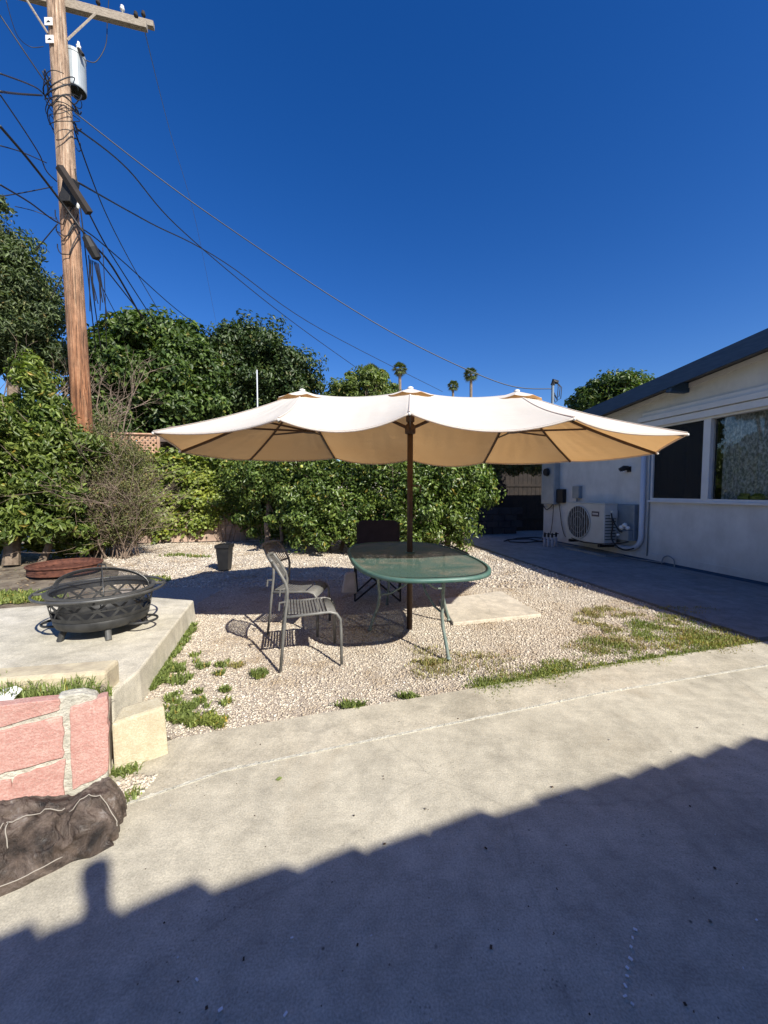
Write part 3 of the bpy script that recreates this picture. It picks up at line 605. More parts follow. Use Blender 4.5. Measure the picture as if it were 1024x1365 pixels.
for px in (993, 1011):
    s_, _ = W(px, 662, .15); r_ = thing('plant_pot', 'small pale pot with green sprouts inside the right window, %s one' % ('left' if px < 1000 else 'right'), 'plant pot', tuple(H(s_, .15, sill - .06)), 'pots inside the window')
    MB().frame(s_ - .07, s_ + .07, .11, .18, sill - .06, sill + .10).build('pot', M['oliveleaf'], r_)
    P = H(s_, .145, sill + .10); blades('sprouts', [(P.x, P.y, .05, .05, 160)], M['weed'], int(px), (.02, .06), .006, None, r_, zf=sill + .09)
# vertical conduits
for px, t_, r_, z0, z1, nm, lb in ((857, -.06, .045, .42, 2.25, 'pvc_duct', 'wide white line cover running up the wall left of the window'), (866, -.02, .012, .1, 2.2, 'conduit', 'thin grey conduit beside the window frame')):
    s_, _ = W(px, 650, t_); pts = [H(s_, t_, z1), H(s_, t_, z0)]
    if r_ > .04:
        pts = [H(s_, t_, z1), H(s_, t_, .45)] + [H(s_ - .28 * (1 - math.cos(a_)), t_, .45 - .26 * math.sin(a_)) for a_ in [R(x) for x in (15, 30, 45, 60, 75, 90)]] + [H(s_ - .62, t_, .19)]
    o = MB().tube(pts, r_, 10).build(nm, M['pvc'] if r_ > .04 else M['bluegrey'], None, H(s_, t_, z0), smooth=True); tag(o, lb, 'pipe')
# ---- air conditioner
s0 = W(755, 690, -.42)[0]; s1 = W(806, 690, -.42)[0]; zt = W(780, 671, -.42)[1]; zb = W(780, 722, -.42)[1]
ac = thing('air_conditioner', 'white outdoor air conditioner unit with round fan grille by the house wall', 'air conditioner', tuple(H(s0, -.42, 0)))
MB().frame(s0, s1, -.42, -.12, zb, zt).build('casing', M['acwhite'], ac, bevel=.012)
MB().frame(s0 - .01, s1 + .01, -.43, -.11, zt, zt + .02).build('top_cover', M['acwhite'], ac, bevel=.006)
mid = s0 + (s1 - s0) * .36; zc = (zt + zb) / 2; rad = (zt - zb) * .43
def ringH(sc_, zc_, r, t_, n=32): return [H(sc_ + r * math.cos(2 * math.pi * k / n), t_, zc_ + r * math.sin(2 * math.pi * k / n)) for k in range(n)]
MB().hexa(ringH(mid, zc, rad, -.423), ringH(mid, zc, rad, -.419)).build('fan_opening', M['acdark'], ac)
for k in range(3):
    a_ = k * 2.094 + .4; c_ = H(mid, -.4265, zc); MB().raw([c_, H(mid + rad * .85 * math.cos(a_), -.426, zc + rad * .85 * math.sin(a_)), H(mid + rad * .9 * math.cos(a_ + .5), -.430, zc + rad * .9 * math.sin(a_ + .5)), H(mid + rad * .7 * math.cos(a_ + .9), -.432, zc + rad * .7 * math.sin(a_ + .9))], [(0, 1, 2, 3)]).build('fan_blade', M['acdark'], ac)
gr = MB().tube(ringH(mid, zc, rad, -.44), .009, 6, True).build('fan_grille', M['acwhite'], ac)
for k in range(-4, 5):
    x_ = k / 5 * rad; hh = math.sqrt(rad * rad - x_ * x_); MB().tube([H(mid + x_, -.445, zc - hh), H(mid + x_, -.45, zc + hh)], .006, 5).build('grille_bar', M['acwhite'], gr)
for rr_ in (.33, .66): MB().tube(ringH(mid, zc, rad * rr_, -.452, 24), .003, 4, True).build('grille_hoop', M['acwhite'], gr)
sn0, zn0 = W(789, 688, -.42); sn1, zn1 = W(799, 682, -.42)
pl = MB().frame(sn0, sn1, -.425, -.4205, zn0, zn1).build('name_plate', M['navyplate'], ac)
for k in range(5): MB().frame(sn0 + (sn1 - sn0) * (.14 + .15 * k), sn0 + (sn1 - sn0) * (.23 + .15 * k), -.4265, -.4252, zn0 + (zn1 - zn0) * .35, zn0 + (zn1 - zn0) * .68).build('letter_mark', M['whiteplastic'], pl)
for k in range(9): MB().frame(s1 + .001, s1 + .006, -.40, -.16, zb + .1 + k * .06, zb + .115 + k * .06).build('side_slot', M['acdark'], ac)
for k in (s0 + .12, s1 - .14): MB().frame(k, k + .06, -.44, -.1, zb - .06, zb).build('foot', M['blackmetal'], ac)
vb = MB().frame(s1 + .001, s1 + .07, -.30, -.18, zt - .28, zt - .12).build('valve_cover', M['acwhite'], ac, bevel=.01)
MB().frame(s0 - .02, s1 + .1, -.46, -.04, .0, .04).build('mounting_pad', M['walk'], ac)
# disconnect cabinet behind
c0 = W(822, 700, -.13)[0]; c1 = W(845, 700, -.13)[0]
o = MB().frame(c0, c1, -.13, -.001, .35, W(830, 672, -.13)[1]).build('wall_cabinet', M['bluegrey'], None, H(c0, -.13, .35), bevel=.008); tag(o, 'blue grey metal cabinet on the wall right of the air conditioner', 'cabinet')
P = WP(832, 705, -.2)
tk = thing('water_valve', 'pale valve fittings with grey box on the wall near the white pipe', 'valve', tuple(Vector((P.x, P.y, 0))))
MB().frame(W(826, 700, -.24)[0], W(838, 700, -.24)[0], -.24, -.135, W(830, 720, -.24)[1], W(830, 707, -.24)[1]).build('valve_box', M['bluegrey'], tk, bevel=.006)
for (px, py, r_) in ((829, 703, .05), (833, 700, .045), (837, 704, .04), (824, 713, .03)): MB().lathe([(.001, -r_), (r_ * .8, -r_ * .6), (r_, 0), (r_ * .8, r_ * .6), (.001, r_)], WP(px, py, -.26), 10).build('fitting', M['whiteplastic'], tk, smooth=True)
def hose(pix, t_, r_, lb, m='wire', nm='hose', cat='hose'):
    ctr = [WP(x, y, tt if isinstance(tt, float) else t_) for x, y, *q in pix for tt in (q or [t_])]; pts = []
    for i in range(len(ctr) - 1):
        p0 = ctr[max(0, i - 1)]; p1 = ctr[i]; p2 = ctr[i + 1]; p3 = ctr[min(len(ctr) - 1, i + 2)]
        for k in range(6):
            u = k / 6; pts.append(.5 * ((2 * p1) + (p2 - p0) * u + (2 * p0 - 5 * p1 + 4 * p2 - p3) * u * u + (3 * p1 - p0 - 3 * p2 + p3) * u ** 3))
    pts.append(ctr[-1]); pts = [Vector((p.x, p.y, max(p.z, r_ + .002))) for p in pts]
    o = MB().tube(pts, r_, 6).build(nm, M[m], None, pts[-1], smooth=True); return tag(o, lb, cat)
hose([(815, 684), (817, 700), (815, 715), (820, 726), (832, 733), (845, 731)], -.33, .014, 'black hose looping down from the air conditioner to the white duct')
hose([(815, 684), (819, 697), (825, 707), (829, 709)], -.28, .014, 'short black hose from the air conditioner to the pale valve')
hose([(762, 717), (775, 722), (790, 724), (803, 725), (825, 724), (838, 722)], -.45, .012, 'black pipe running low in front of the air conditioner')
hose([(728, 726), (760, 727), (800, 737), (840, 744), (868, 748), (885, 750)], -.07, .010, 'dark cable along the foot of the house wall', 'bluegrey', 'cable', 'cable')
hose([(882, 752), (884, 744), (890, 741), (896, 744), (899, 748), (899, 758)], -.06, .010, 'thin pipe loop poking up from the path under the window', 'bluegrey', 'pipe', 'pipe')
hose([(745, 668), (747, 684), (749, 700), (753, 714), (760, 717)], -.03, .008, 'black cable hanging from the dark junction box to the air conditioner', 'wire', 'cable', 'cable')
hose([(724, 672), (728, 679), (733, 677), (738, 671)], -.05, .012, 'black cable loop under the electric meter box', 'wire', 'cable', 'cable')
hose([(738, 670), (737, 690), (735, 706), (733, 712)], -.04, .008, 'thin cable from meter box down to the bottles', 'wire', 'cable', 'cable')
# meter box
m0 = W(722, 640, -.16)[0]; m1 = W(739, 640, -.16)[0]; z0 = W(730, 672, -.16)[1]; z1 = W(730, 618, -.16)[1]
mbx = thing('meter_box', 'grey electric meter box on the far corner of the house', 'meter box', tuple(H(m0, -.16, z0)))
MB().frame(m0, m1, -.16, -.001, z0, z1).build('box', M['metergrey'], mbx, bevel=.01)
MB().frame(m0 + .03, m1 - .03, -.168, -.1605, z0 + .04, z0 + (z1 - z0) * .6).build('panel', M['metergrey'], mbx, bevel=.004)
c_ = (m0 + m1) / 2; zc = z1 - .22
MB().hexa(ringH(c_, zc, .12, -.17, 20), ringH(c_, zc, .12, -.161, 20)).build('meter_ring', M['bluegrey'], mbx)
MB().hexa(ringH(c_, zc, .09, -.24, 20), ringH(c_, zc, .10, -.171, 20)).build('meter_glass', M['blackmetal'], mbx)
for (a_, b2, y0, y1, lb, m_) in ((741, 751, 670, 652, 'small dark junction box beside the meter box', 'blackmetal'), (763, 772, 664, 648, 'small grey outlet box with stub above the air conditioner', 'bluegrey')):
    q0 = W(a_, 655, -.09)[0]; q1 = W(b2, 655, -.09)[0]; zz0 = W(a_, y0, -.09)[1]; zz1 = W(a_, y1, -.09)[1]
    jb = thing('junction_box', lb, 'junction box', tuple(H(q0, -.09, zz0))); MB().frame(q0, q1, -.09, -.001, zz0, zz1).build('box', M[m_], jb, bevel=.006); MB().frame(q0 + .01, q1 - .01, -.097, -.0905, zz0 + .02, zz1 - .02).build('cover', M[m_], jb)
    if a_ > 750: MB().tube([H((q0 + q1) / 2, -.05, zz0 - .12), H((q0 + q1) / 2, -.05, zz0)], .02, 8).build('stub', M[m_], jb)
P = WP(838, 626, -.1); s_, z_ = W(838, 626, 0)
lt = thing('wall_lamp', 'small black wall lamp above the air conditioner', 'lamp', tuple(H(s_, 0, z_)))
MB().frame(s_ - .01, s_ + .07, -.03, -.001, z_ - .05, z_ + .06).build('back_plate', M['blackmetal'], lt, bevel=.006)
MB().tube([H(s_ + .03, -.03, z_ + .03), H(s_ + .0, -.10, z_ + .03), H(s_ - .03, -.16, z_ - .02)], [.04, .05, .055], 10).build('shade', M['blackmetal'], lt, smooth=True)
MB().lathe([(.001, -.03), (.03, -.02), (.035, 0), (.001, .02)], H(s_ - .0, -.13, z_ - .035), 10).build('bulb', M['whiteplastic'], lt, smooth=True)
for k, px in enumerate((726, 731, 736, 741)):
    P = D(px, 700, 9.4 - .04 * k); q = G(px, 728 + k * .6 - (k == 3) * 2)
    bt = thing('bottle', ['leftmost', 'second from left', 'third from left', 'rightmost'][k] + ' of the pale bottles with dark tops under the meter box', 'bottle', tuple(q), 'bottles at the house corner')
    MB().lathe([(.03, 0), (.034, .02), (.034, .17), (.018, .22)], q, 10, True, True).build('body', M['greycloth'], bt, smooth=True)
    MB().lathe([(.02, .22), (.026, .24), (.024, .31), (.010, .33)], q, 10, True, True).build('cap', M['blackmetal'], bt)
    MB().box(q + Vector((.02, -.03, .30)), (.03, .06, .02)).build('trigger', M['blackmetal'], bt)
pts = [G(x, y) + Vector((0, 0, .015)) for x, y in ((672, 722), (690, 718), (712, 717), (735, 719), (722, 722), (700, 724), (680, 723), (676, 720), (705, 719), (728, 724))]
o = MB().tube(pts, .014, 6).build('garden_hose', M['wire'], None, pts[0], smooth=True); tag(o, 'black hose lying in flat loops on the side path', 'hose')
# service mast
P = D(735, 600, 9.9); zt = D(735, 512, 9.9).z
ms = thing('service_mast', 'dark service mast with weatherhead rising above the umbrella canopy', 'mast', (P.x, P.y, 2.4))
MB().tube([(P.x, P.y, 2.4), (P.x, P.y, zt)], .035, 8).build('pipe', M['bluegrey'], ms)
MB().tube([(P.x, P.y, zt - .02), (P.x + .02, P.y, zt + .07), (P.x + .13, P.y - .02, zt + .04)], [.055, .07, .045], 8).build('weatherhead', M['blackmetal'], ms)
for k, (dx, dz) in enumerate(((.17, .30), (.12, .42), (.21, .36))): MB().tube([(P.x + .13, P.y, zt + .02), (P.x + dx + .02, P.y, zt - .08), (P.x + dx, P.y, zt - dz), (P.x + dx * .6, P.y, zt - dz - .04), (P.x + .03, P.y, zt - dz + .1)], .010, 5).build('drip_loop', M['wire'], ms, smooth=True)
MASTTOP = Vector((P.x, P.y, zt - .12))

# ------------------------------------------------------------------ unseen building behind the camera (casts the stepped shadow, enlarged to block sky)
RD = Vector((1, .296, 0)).normalized(); RN = Vector((-RD.y, RD.x, 0))
q0 = G(0, 1245); ZR = 2.6; off = Vector((SX, SY, 0)) * ZR
Q = lambda a_, n_, z_: q0 + off + RD * a_ + RN * n_ + Vector((0, 0, z_ - q0.z))
gar = thing('unseen_building', 'unseen building behind the camera, enlarged to block sky, whose stepped shingle eave casts the shadow on the driveway', 'building', tuple(Q(0, 0, 0)))
a0, a1 = -7.5, 4.6
MB().hexa([Q(a0 + .3, -4.6, 0), Q(a1 - .3, -4.6, 0), Q(a1 - .3, -.4, 0), Q(a0 + .3, -.4, 0)], [Q(a0 + .3, -4.6, 2.45), Q(a1 - .3, -4.6, 2.45), Q(a1 - .3, -.4, 2.45), Q(a0 + .3, -.4, 2.45)]).build('wall', M['brownwall'], gar)  # wall colour kept dark to cut light bounced onto the driveway
for n0, n1 in ((0, -2.5), (-5, -2.5)):
    lo_ = [Q(a0, n0, ZR - .14), Q(a1, n0, ZR - .14), Q(a1, n1, 4.1), Q(a0, n1, 4.1)]
    MB().hexa(lo_, [p + Vector((0, 0, .09)) for p in lo_]).build('roof_slope', M['shingle'], gar)
rr = random.Random(11); k = 0; a_ = a0
while a_ < a1:
    st = .235 + rr.uniform(-.04, .05); z0 = ZR - .035 + rr.uniform(-.012, .01); tl = (.016 if a_ > .9 else .03) + rr.uniform(-.010, .012); a2 = min(a1, a_ + st); am = a_ + (a2 - a_) * rr.uniform(.8, .93)
    f_ = [Q(a_, .01, ZR - .15), Q(a2 - .004, .01, ZR - .15), Q(a2 - .004, .01, z0 - .012), Q(am, .01, z0 + tl), Q(a_, .01, z0)]
    MB().hexa(f_, [p - RN * .35 + Vector((0, 0, .01)) for p in f_]).build('eave_tile', M['tile'], gar)
    a_ += st
qa = G(114, 1215); qb = G(144, 1215); av = ((qa + qb) / 2 - q0).dot(RD) + .05; v = MB().tube([Q(av, -.12, ZR - .1), Q(av, -.12, ZR + .23)], .036, 14).build('vent_pipe', M['bluegrey'], gar)
MB().tube([Q(av, -.12, ZR + .17), Q(av, -.12, ZR + .235)], .042, 14).build('vent_cap', M['bluegrey'], v)

# ------------------------------------------------------------------ patio umbrella
UC = G(546, 836); UC.z = 0
um = thing('patio_umbrella', 'wide three peaked cream patio umbrella on a brown pole over the table', 'umbrella', tuple(UC))
TIP = dict(fm=D(546, 549, 2.34), fl=D(371, 557, 2.36), fr=D(766, 556, 2.34), dl=D(204, 575, 2.72), dr=D(917, 577, 2.70), el=D(239, 601, 3.80), er=D(877, 603, 3.80), bl=D(333, 612, 4.60), br=D(761, 614, 4.60), Bl=D(447, 610, 4.95), Br=D(645, 616, 4.95), bm=D(546, 612, 5.0))
HZ = D(546, 520, UC.y).z
hub = {'c': Vector((UC.x, UC.y, HZ)), 'l': D(403, 523, UC.y + .02), 'r': D(689, 524, UC.y + .02)}
panels = [('l', 'fl', 'dl'), ('l', 'dl', 'el'), ('l', 'el', 'bl'), ('l', 'bl', 'Bl'), ('r', 'fr', 'dr'), ('r', 'dr', 'er'), ('r', 'er', 'br'), ('r', 'br', 'Br')]
quads = [('c', 'l', 'fm', 'fl', 1), ('c', 'r', 'fm', 'fr', 1), ('c', 'l', 'bm', 'Bl', 1), ('c', 'r', 'bm', 'Br', 1)]
vmap = {}; vs = []; fs = []
def vid(p):
    k = (round(p.x, 4), round(p.y, 4), round(p.z, 4))
    if k not in vmap: vmap[k] = len(vs); vs.append(p.copy())
    return vmap[k]
NU, NV = 28, 20
def surf(ha, hb, ta, tb, sag, inw, hsag):
    grid = []
    for i in range(NU + 1):
        u = i / NU; s4 = 4 * u * (1 - u); row = []
        hh = ha.lerp(hb, u); tt = ta.lerp(tb, u); cen_ = (ha + hb) / 2
        inn = (cen_ - (ta + tb) / 2); inn.z = 0; inn.normalize()
        for j in range(NV + 1):
            v = j / NV; p = hh.lerp(tt, v)
            p.z -= s4 * (sag * v ** 1.3 + hsag * (1 - v)); p += inn * (inw * s4 * v ** 2)
            wr = 4 * v * (1 - v) * min(1, s4 * 2); p.z += wr * (.010 * noise.noise(Vector((p.x * 2.2, p.y * 2.2, 4))) + .006 * noise.noise(Vector((u * 11 + ta.x * 3, v * 2.2, 1))))
            p.z -= .035 * math.sin(v * math.pi)        # cloth hangs a little between hub and rim
            row.append(vid(p))
        grid.append(row)
    for i in range(NU):
        for j in range(NV):
            q = [grid[i][j], grid[i + 1][j], grid[i + 1][j + 1], grid[i][j + 1]]; q2 = []
            [q2.append(x) for x in q if x not in q2]
            if len(q2) > 2: fs.append(tuple(q2))
    return [grid[i][NV] for i in range(NU + 1)]
hems = []
for h_, a_, b2 in panels:
    hp = hub[h_]; L = (TIP[a_] - TIP[b2]).length; hems.append(surf(hp, hp, TIP[a_], TIP[b2], .02 + .01 * L, .07, 0))
for ha, hb, ta, tb, _ in quads:
    fr_ = ta == 'fm'; hems.append(surf(hub[ha], hub[hb], TIP[ta], TIP[tb], .085 if fr_ else .07, .05, .05))
fs = [f if (vs[f[1]] - vs[f[0]]).cross(vs[f[2]] - vs[f[0]]).z > 0 else f[::-1] for f in fs]
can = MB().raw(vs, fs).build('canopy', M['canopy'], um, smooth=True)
# hem: a narrow doubled edge
hm = MB()
for h_ in hems: hm.tube([vs[i] + Vector((0, 0, -.008)) for i in h_], .007, 5)
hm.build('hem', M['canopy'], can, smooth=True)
for k, hp in hub.items():               # vent caps
    n = 8; r_ = .23; ri = []
    v = [hp + Vector((0, 0, .018))]; 
    for i in range(n * 4):
        a_ = 2 * math.pi * i / (n * 4); lift = .022 * (1 - abs(math.cos(a_ * n / 2))) ; rr_ = r_ * (1 - .06 * (1 - abs(math.cos(a_ * n / 2))))
        zz = -.100 - lift * -.9; v.append(hp + Vector((rr_ * math.cos(a_), rr_ * .95 * math.sin(a_), zz + .02)))
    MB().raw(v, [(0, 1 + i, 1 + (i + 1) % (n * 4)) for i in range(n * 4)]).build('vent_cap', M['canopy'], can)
    MB().lathe([(.028, .01), (.028, .024), (.012, .032)], hp, 10, False, True).build('finial', M['whiteplastic'], can, smooth=True)
for k, nms in (('l', ['fl', 'dl', 'el', 'bl', 'Bl']), ('r', ['fr', 'dr', 'er', 'br', 'Br']), ('c', ['fm', 'bm'])):
    for nme in nms:
        a_, b2 = hub[k], TIP[nme]; pts = []
        for i in range(13):
            v = .12 + .88 * i / 12; p = a_.lerp(b2, v); p.z -= .035 * math.sin(v * math.pi) - .003; pts.append(p)
        MB().tube(pts, .007, 4, flat=(.35, 1)).build('seam', M['canopy'], can)
def near_surf(a, b, k, dz): p = a.lerp(b, k); p.z -= dz + .035 * math.sin(k * math.pi); return p
ztab = .72
MB().tube([UC + Vector((0, 0, -.05)), UC + Vector((0, 0, HZ - .02))], .027, 14).build('pole', M['bronze'], um, smooth=True)
for zz, r_ in ((D(546, 572, UC.y).z, .05), (D(546, 556, UC.y).z, .04)): MB().lathe([(.028, -.05), (r_, -.04), (r_, .03), (.028, .05)], UC + Vector((0, 0, zz)), 14).build('collar', M['bronze'], um, smooth=True)
ch_ = MB().tube([UC + Vector((.02, -.03, 1.35)), UC + Vector((.09, -.06, 1.35)), UC + Vector((.09, -.06, 1.29))], .008, 6).build('crank_handle', M['bronze'], um)
col = UC + Vector((0, 0, D(546, 572, UC.y).z))
for k in 'lr':
    hp = hub[k]; run = D(413 if k == 'l' else 684, 575, UC.y + .05)
    top = hp - Vector((0, 0, .05)); MB().tube([run, top], .016, 8).build('hub_post', M['bronze'], um)
    MB().lathe([(.02, -.02), (.055, -.015), (.055, .015), (.02, .025)], run, 12, True, True).build('hub_ring', M['bronze'], um)
    beam = [col + Vector((0, 0, .0)), (col + Vector((hp.x, hp.y, hp.z - .10))) / 2 + Vector((0, 0, .0)), hp - Vector((0, 0, .10))]
    e_ = hub['c'].lerp(hp, .55) - Vector((0, 0, .10)); MB().tube([col, e_], .015, 8).build('arm', M['bronze'], um)
    MB().tube([hub['c'] - Vector((0, 0, .09)), hub['c'].lerp(hp, .5) - Vector((0, 0, .10)), hp - Vector((0, 0, .07))], .013, 6).build('ridge_beam', M['bronze'], um)
    names = ['fl', 'dl', 'el', 'bl', 'Bl'] if k == 'l' else ['fr', 'dr', 'er', 'br', 'Br']
    for nme in names:
        tp = TIP[nme]; rb = MB().tube([near_surf(hp, tp, x, .018) for x in (.03, .25, .5, .75, .985)], .0105, 6, flat=(1.3, .8)).build('rib', M['bronze'], um)
        mdp = near_surf(hp, tp, .48, .03); MB().tube([run, mdp], .009, 6).build('strut', M['bronze'], rb)
        MB().lathe([(.001, -.010), (.009, -.006), (.009, .006), (.001, .010)], tp + Vector((0, 0, -.012)), 8).build('tip_cap', M['whiteplastic'], rb, smooth=True)
for nme in ('fm', 'bm'):
    tp = TIP[nme]; hp = hub['c']; rb = MB().tube([near_surf(hp, tp, x, .018) for x in (.03, .25, .5, .75, .985)], .0105, 6, flat=(1.3, .8)).build('rib', M['bronze'], um); MB().tube([col, near_surf(hp, tp, .45, .03)], .009, 6).build('strut', M['bronze'], rb)
    MB().lathe([(.001, -.010), (.009, -.006), (.009, .006), (.001, .010)], tp + Vector((0, 0, -.012)), 8).build('tip_cap', M['whiteplastic'], rb, smooth=True)

# ------------------------------------------------------------------ oval table
TH = .72; tr_ = G(592, 772, TH); tf = G(520, 722, TH); TC = (tr_ + tf) / 2; TC.z = 0
TL = (G(463, 736, TH), G(647, 753, TH)); ax = (tf - tr_); la = ax.length / 2; ax.normalize(); ay = Vector((ax.y, -ax.x, 0))
wd = ((TL[1] - TC).dot(ay) - (TL[0] - TC).dot(ay)) / 2 * 1.06
tb = thing('oval_table', 'large oval green metal mesh patio table with curved legs, umbrella pole through it', 'table', (TC.x, TC.y, 0))
def oval(k, z, e=2.9, n=72, hl=la, hw=wd):
    out = []
    for i in range(n):
        a_ = 2 * math.pi * i / n; c_, s_ = math.cos(a_), math.sin(a_)
        out.append(TC + ax * (k * hl * math.copysign(abs(c_) ** (2 / e), c_)) + ay * (k * hw * math.copysign(abs(s_) ** (2 / e), s_)) + Vector((0, 0, z)))
    return out
o1, o2, o3 = oval(.955, TH - .004), oval(.5, TH + .0), oval(.028, TH)
n = 72; vsT = o1 + o2 + o3; MB().raw(vsT, [(r_ * n + i, r_ * n + (i + 1) % n, (r_ + 1) * n + (i + 1) % n, (r_ + 1) * n + i) for r_ in range(2) for i in range(n)]).build('mesh_top', M['tabletop'], tb, smooth=True)
A_, B_, C_, D_ = oval(.955, TH + .004), oval(1.0, TH), oval(1.0, TH - .026), oval(.975, TH - .026)
MB().raw(A_ + B_ + C_ + D_, [(r_ * n + i, r_ * n + (i + 1) % n, ((r_ + 1) % 4) * n + (i + 1) % n, ((r_ + 1) % 4) * n + i) for r_ in range(4) for i in range(n)]).build('rim', M['tablegreen'], tb, smooth=True)
MB().lathe([(.028, -.02), (.045, -.02), (.045, .008), (.028, .008)], Vector((UC.x, UC.y, TH)), 20).build('umbrella_collar', M['tablegreen'], tb)
feet = [G(598, 879), G(493, 840), G(598, 827), G(516, 806)]
for k, ft in enumerate(feet):
    ft.z = 0; inn = (TC - ft); inn.z = 0; inn.normalize(); outv = -inn
    tpv = ft + inn * .07 + Vector((0, 0, TH - .03)); pr = [(0, 0.0), (.0, .012), (.03, .10), (.075, .22), (.095, .32), (.085, .42), (.075, .55), (.075, TH - .03)]
    pts = [ft + inn * x + Vector((0, 0, z_)) for x, z_ in pr]; lg = MB().tube(pts, .0135, 8).build('leg', M['tableleg'], tb, smooth=True)
    MB().lathe([(.02, 0), (.022, .012), (.014, .02)], ft, 10, True).build('foot', M['tableleg'], lg, smooth=True)
    c_ = Vector((TC.x, TC.y, 0)); br = [ft + inn * .09 + Vector((0, 0, .34)), ft + inn * .2 + Vector((0, 0, .36)), ft + inn * .34 + Vector((0, 0, .45)), ft + inn * .42 + Vector((0, 0, .58)), ft + inn * .44 + Vector((0, 0, TH - .03))]
    MB().tube(br, .009, 7).build('brace', M['tableleg'], lg, smooth=True)
for sgn in (-1, 1): MB().tube([TC + ax * (sgn * .5 * la) - ay * (wd * .9) + Vector((0, 0, TH - .03)), TC + ax * (sgn * .5 * la) + ay * (wd * .9) + Vector((0, 0, TH - .03))], .012, 6).build('cross_bar', M['tableleg'], tb)

# ------------------------------------------------------------------ slatted metal chairs (built at origin, facing +x, near side at -y)
def make_chair(label):
    t_ = thing('metal_chair', label, 'chair', (0, 0, 0), 'grey slatted chairs beside the table')
    wdt = .40; D0 = .455
    for y in (0, wdt):
        yy = y; lean = .02 if y == 0 else -.02
        MB().tube([(-.0, yy - lean, 0), (.03, yy, .30), (.055, yy, .52), (.058, yy, .585), (.045, yy, .64), (-.005, yy, .73), (-.05, yy + lean * 2, .80)], [.0115] * 7, 8).build('rear_leg', M['chairgrey'], t_, smooth=True)
        MB().tube([(.05, yy, .385), (.25, yy, .395), (.37, yy, .40), (.42, yy, .385), (.45, yy, .34), (D0, yy, .25), (D0, yy - lean, 0)], .0115, 8).build('front_leg', M['chairgrey'], t_, smooth=True)
        MB().tube([(.05, yy, .50), (.0, yy, .495), (-.005, yy, .44)], .008, 6).build('stack_bracket', M['chairgrey'], t_)
    # seat: slats side to side plus solid rounded front
    for i in range(12):
        x_ = .07 + i * .0235; MB().box((x_, wdt / 2, .402 + .006 * math.cos(i * .5)), (.0165, wdt - .02, .007)).build('seat_slat', M['chairgrey'], t_, bevel=.002)
    prof = [(.352, .405), (.385, .403), (.412, .392), (.43, .372), (.438, .345)]
    vs_ = [(x_, y, z_) for x_, z_ in prof for y in (.008, wdt - .008)] + [(x_ - .006, y, z_ - .008) for x_, z_ in prof for y in (.008, wdt - .008)]
    k = len(prof) * 2; fs_ = [(2 * i, 2 * i + 1, 2 * i + 3, 2 * i + 2) for i in range(len(prof) - 1)] + [(k + 2 * i, k + 2 * i + 2, k + 2 * i + 3, k + 2 * i + 1) for i in range(len(prof) - 1)] + [(2 * i, 2 * i + 2, k + 2 * i + 2, k + 2 * i) for i in range(len(prof) - 1)] + [(2 * i + 1, k + 2 * i + 1, k + 2 * i + 3, 2 * i + 3) for i in range(len(prof) - 1)]
    MB().raw(vs_, fs_).build('seat_front', M['chairgrey'], t_, smooth=True)
    MB().tube([(.06, 0, .388), (.06, wdt, .388)], .009, 6).build('rear_rail', M['chairgrey'], t_)
    # back: curved panel with vertical slats
    rail = lambda h: (lambda f_: [(.046 + f_[0], wdt * i / 6, f_[1]) for i in range(7)])
    def backx(z_): return .05 + (z_ - .62) * -.56 if z_ > .62 else .055
    MB().tube([(-.05 - .035 * math.sin(math.pi * i / 8), wdt * i / 8, .80 + .012 * math.sin(math.pi * i / 8)) for i in range(9)], .0125, 8).build('top_rail', M['chairgrey'], t_, smooth=True)
    MB().tube([(backx(.63) - .02 * math.sin(math.pi * i / 8), wdt * i / 8, .63) for i in range(9)], .010, 8).build('lower_rail', M['chairgrey'], t_, smooth=True)
    for i in range(1, 13):
        u = i / 13; b0 = -.02 * math.sin(math.pi * u); b1 = -.035 * math.sin(math.pi * u); MB().tube([(backx(.63) + b0, wdt * u, .63), (-.05 + b1, wdt * u, .80)], .0095, 4, flat=(.35, 1)).build('back_slat', M['chairgrey'], t_)
    return t_
a = G(374, 893); b_ = G(455, 884); ch1 = make_chair('grey slatted metal chair in full sun, nearest the camera beside the table'); ch1.location = (a.x, a.y, 0); ch1.rotation_euler = (0, 0, math.atan2(b_.y - a.y, b_.x - a.x)); k = (b_ - a).length / .455; ch1.scale = (k, k, 1.0)
a2 = G(358, 845); b2 = G(427, 848); ch2 = dup(ch1); ch2['label'] = 'grey slatted metal chair just behind the sunny one, half in umbrella shade'; ch2.location = (a2.x, a2.y, 0); ch2.rotation_euler = (0, 0, math.atan2(b2.y - a2.y, b2.x - a2.x)); ch2.scale = (1.02, 1.0, 1.0)

# ------------------------------------------------------------------ folding camp chair behind the table
P = G(508, 800); cx, cy = P.x - .04, P.y + .15
fc = thing('camp_chair', 'dark navy folding camp chair behind the far end of the table', 'chair', (cx, cy, 0)); hwid = .27
T = lambda x, y, z_: (cx + x, cy + y, z_)
MB().raw([T(-hwid, .25, .60), T(hwid, .25, .60), T(hwid * .95, .28, .90), T(hwid * .75, .285, .925), T(-hwid * .75, .285, .925), T(-hwid * .95, .28, .90), T(-hwid, .29, .60), T(hwid, .29, .60), T(hwid * .95, .31, .90), T(hwid * .75, .31, .925), T(-hwid * .75, .31, .925), T(-hwid * .95, .31, .90)], [(0, 1, 2, 3, 4, 5), (11, 10, 9, 8, 7, 6), (0, 5, 11, 6), (5, 4, 10, 11), (4, 3, 9, 10), (3, 2, 8, 9), (2, 1, 7, 8), (1, 0, 6, 7)]).build('backrest', M['navy'], fc)
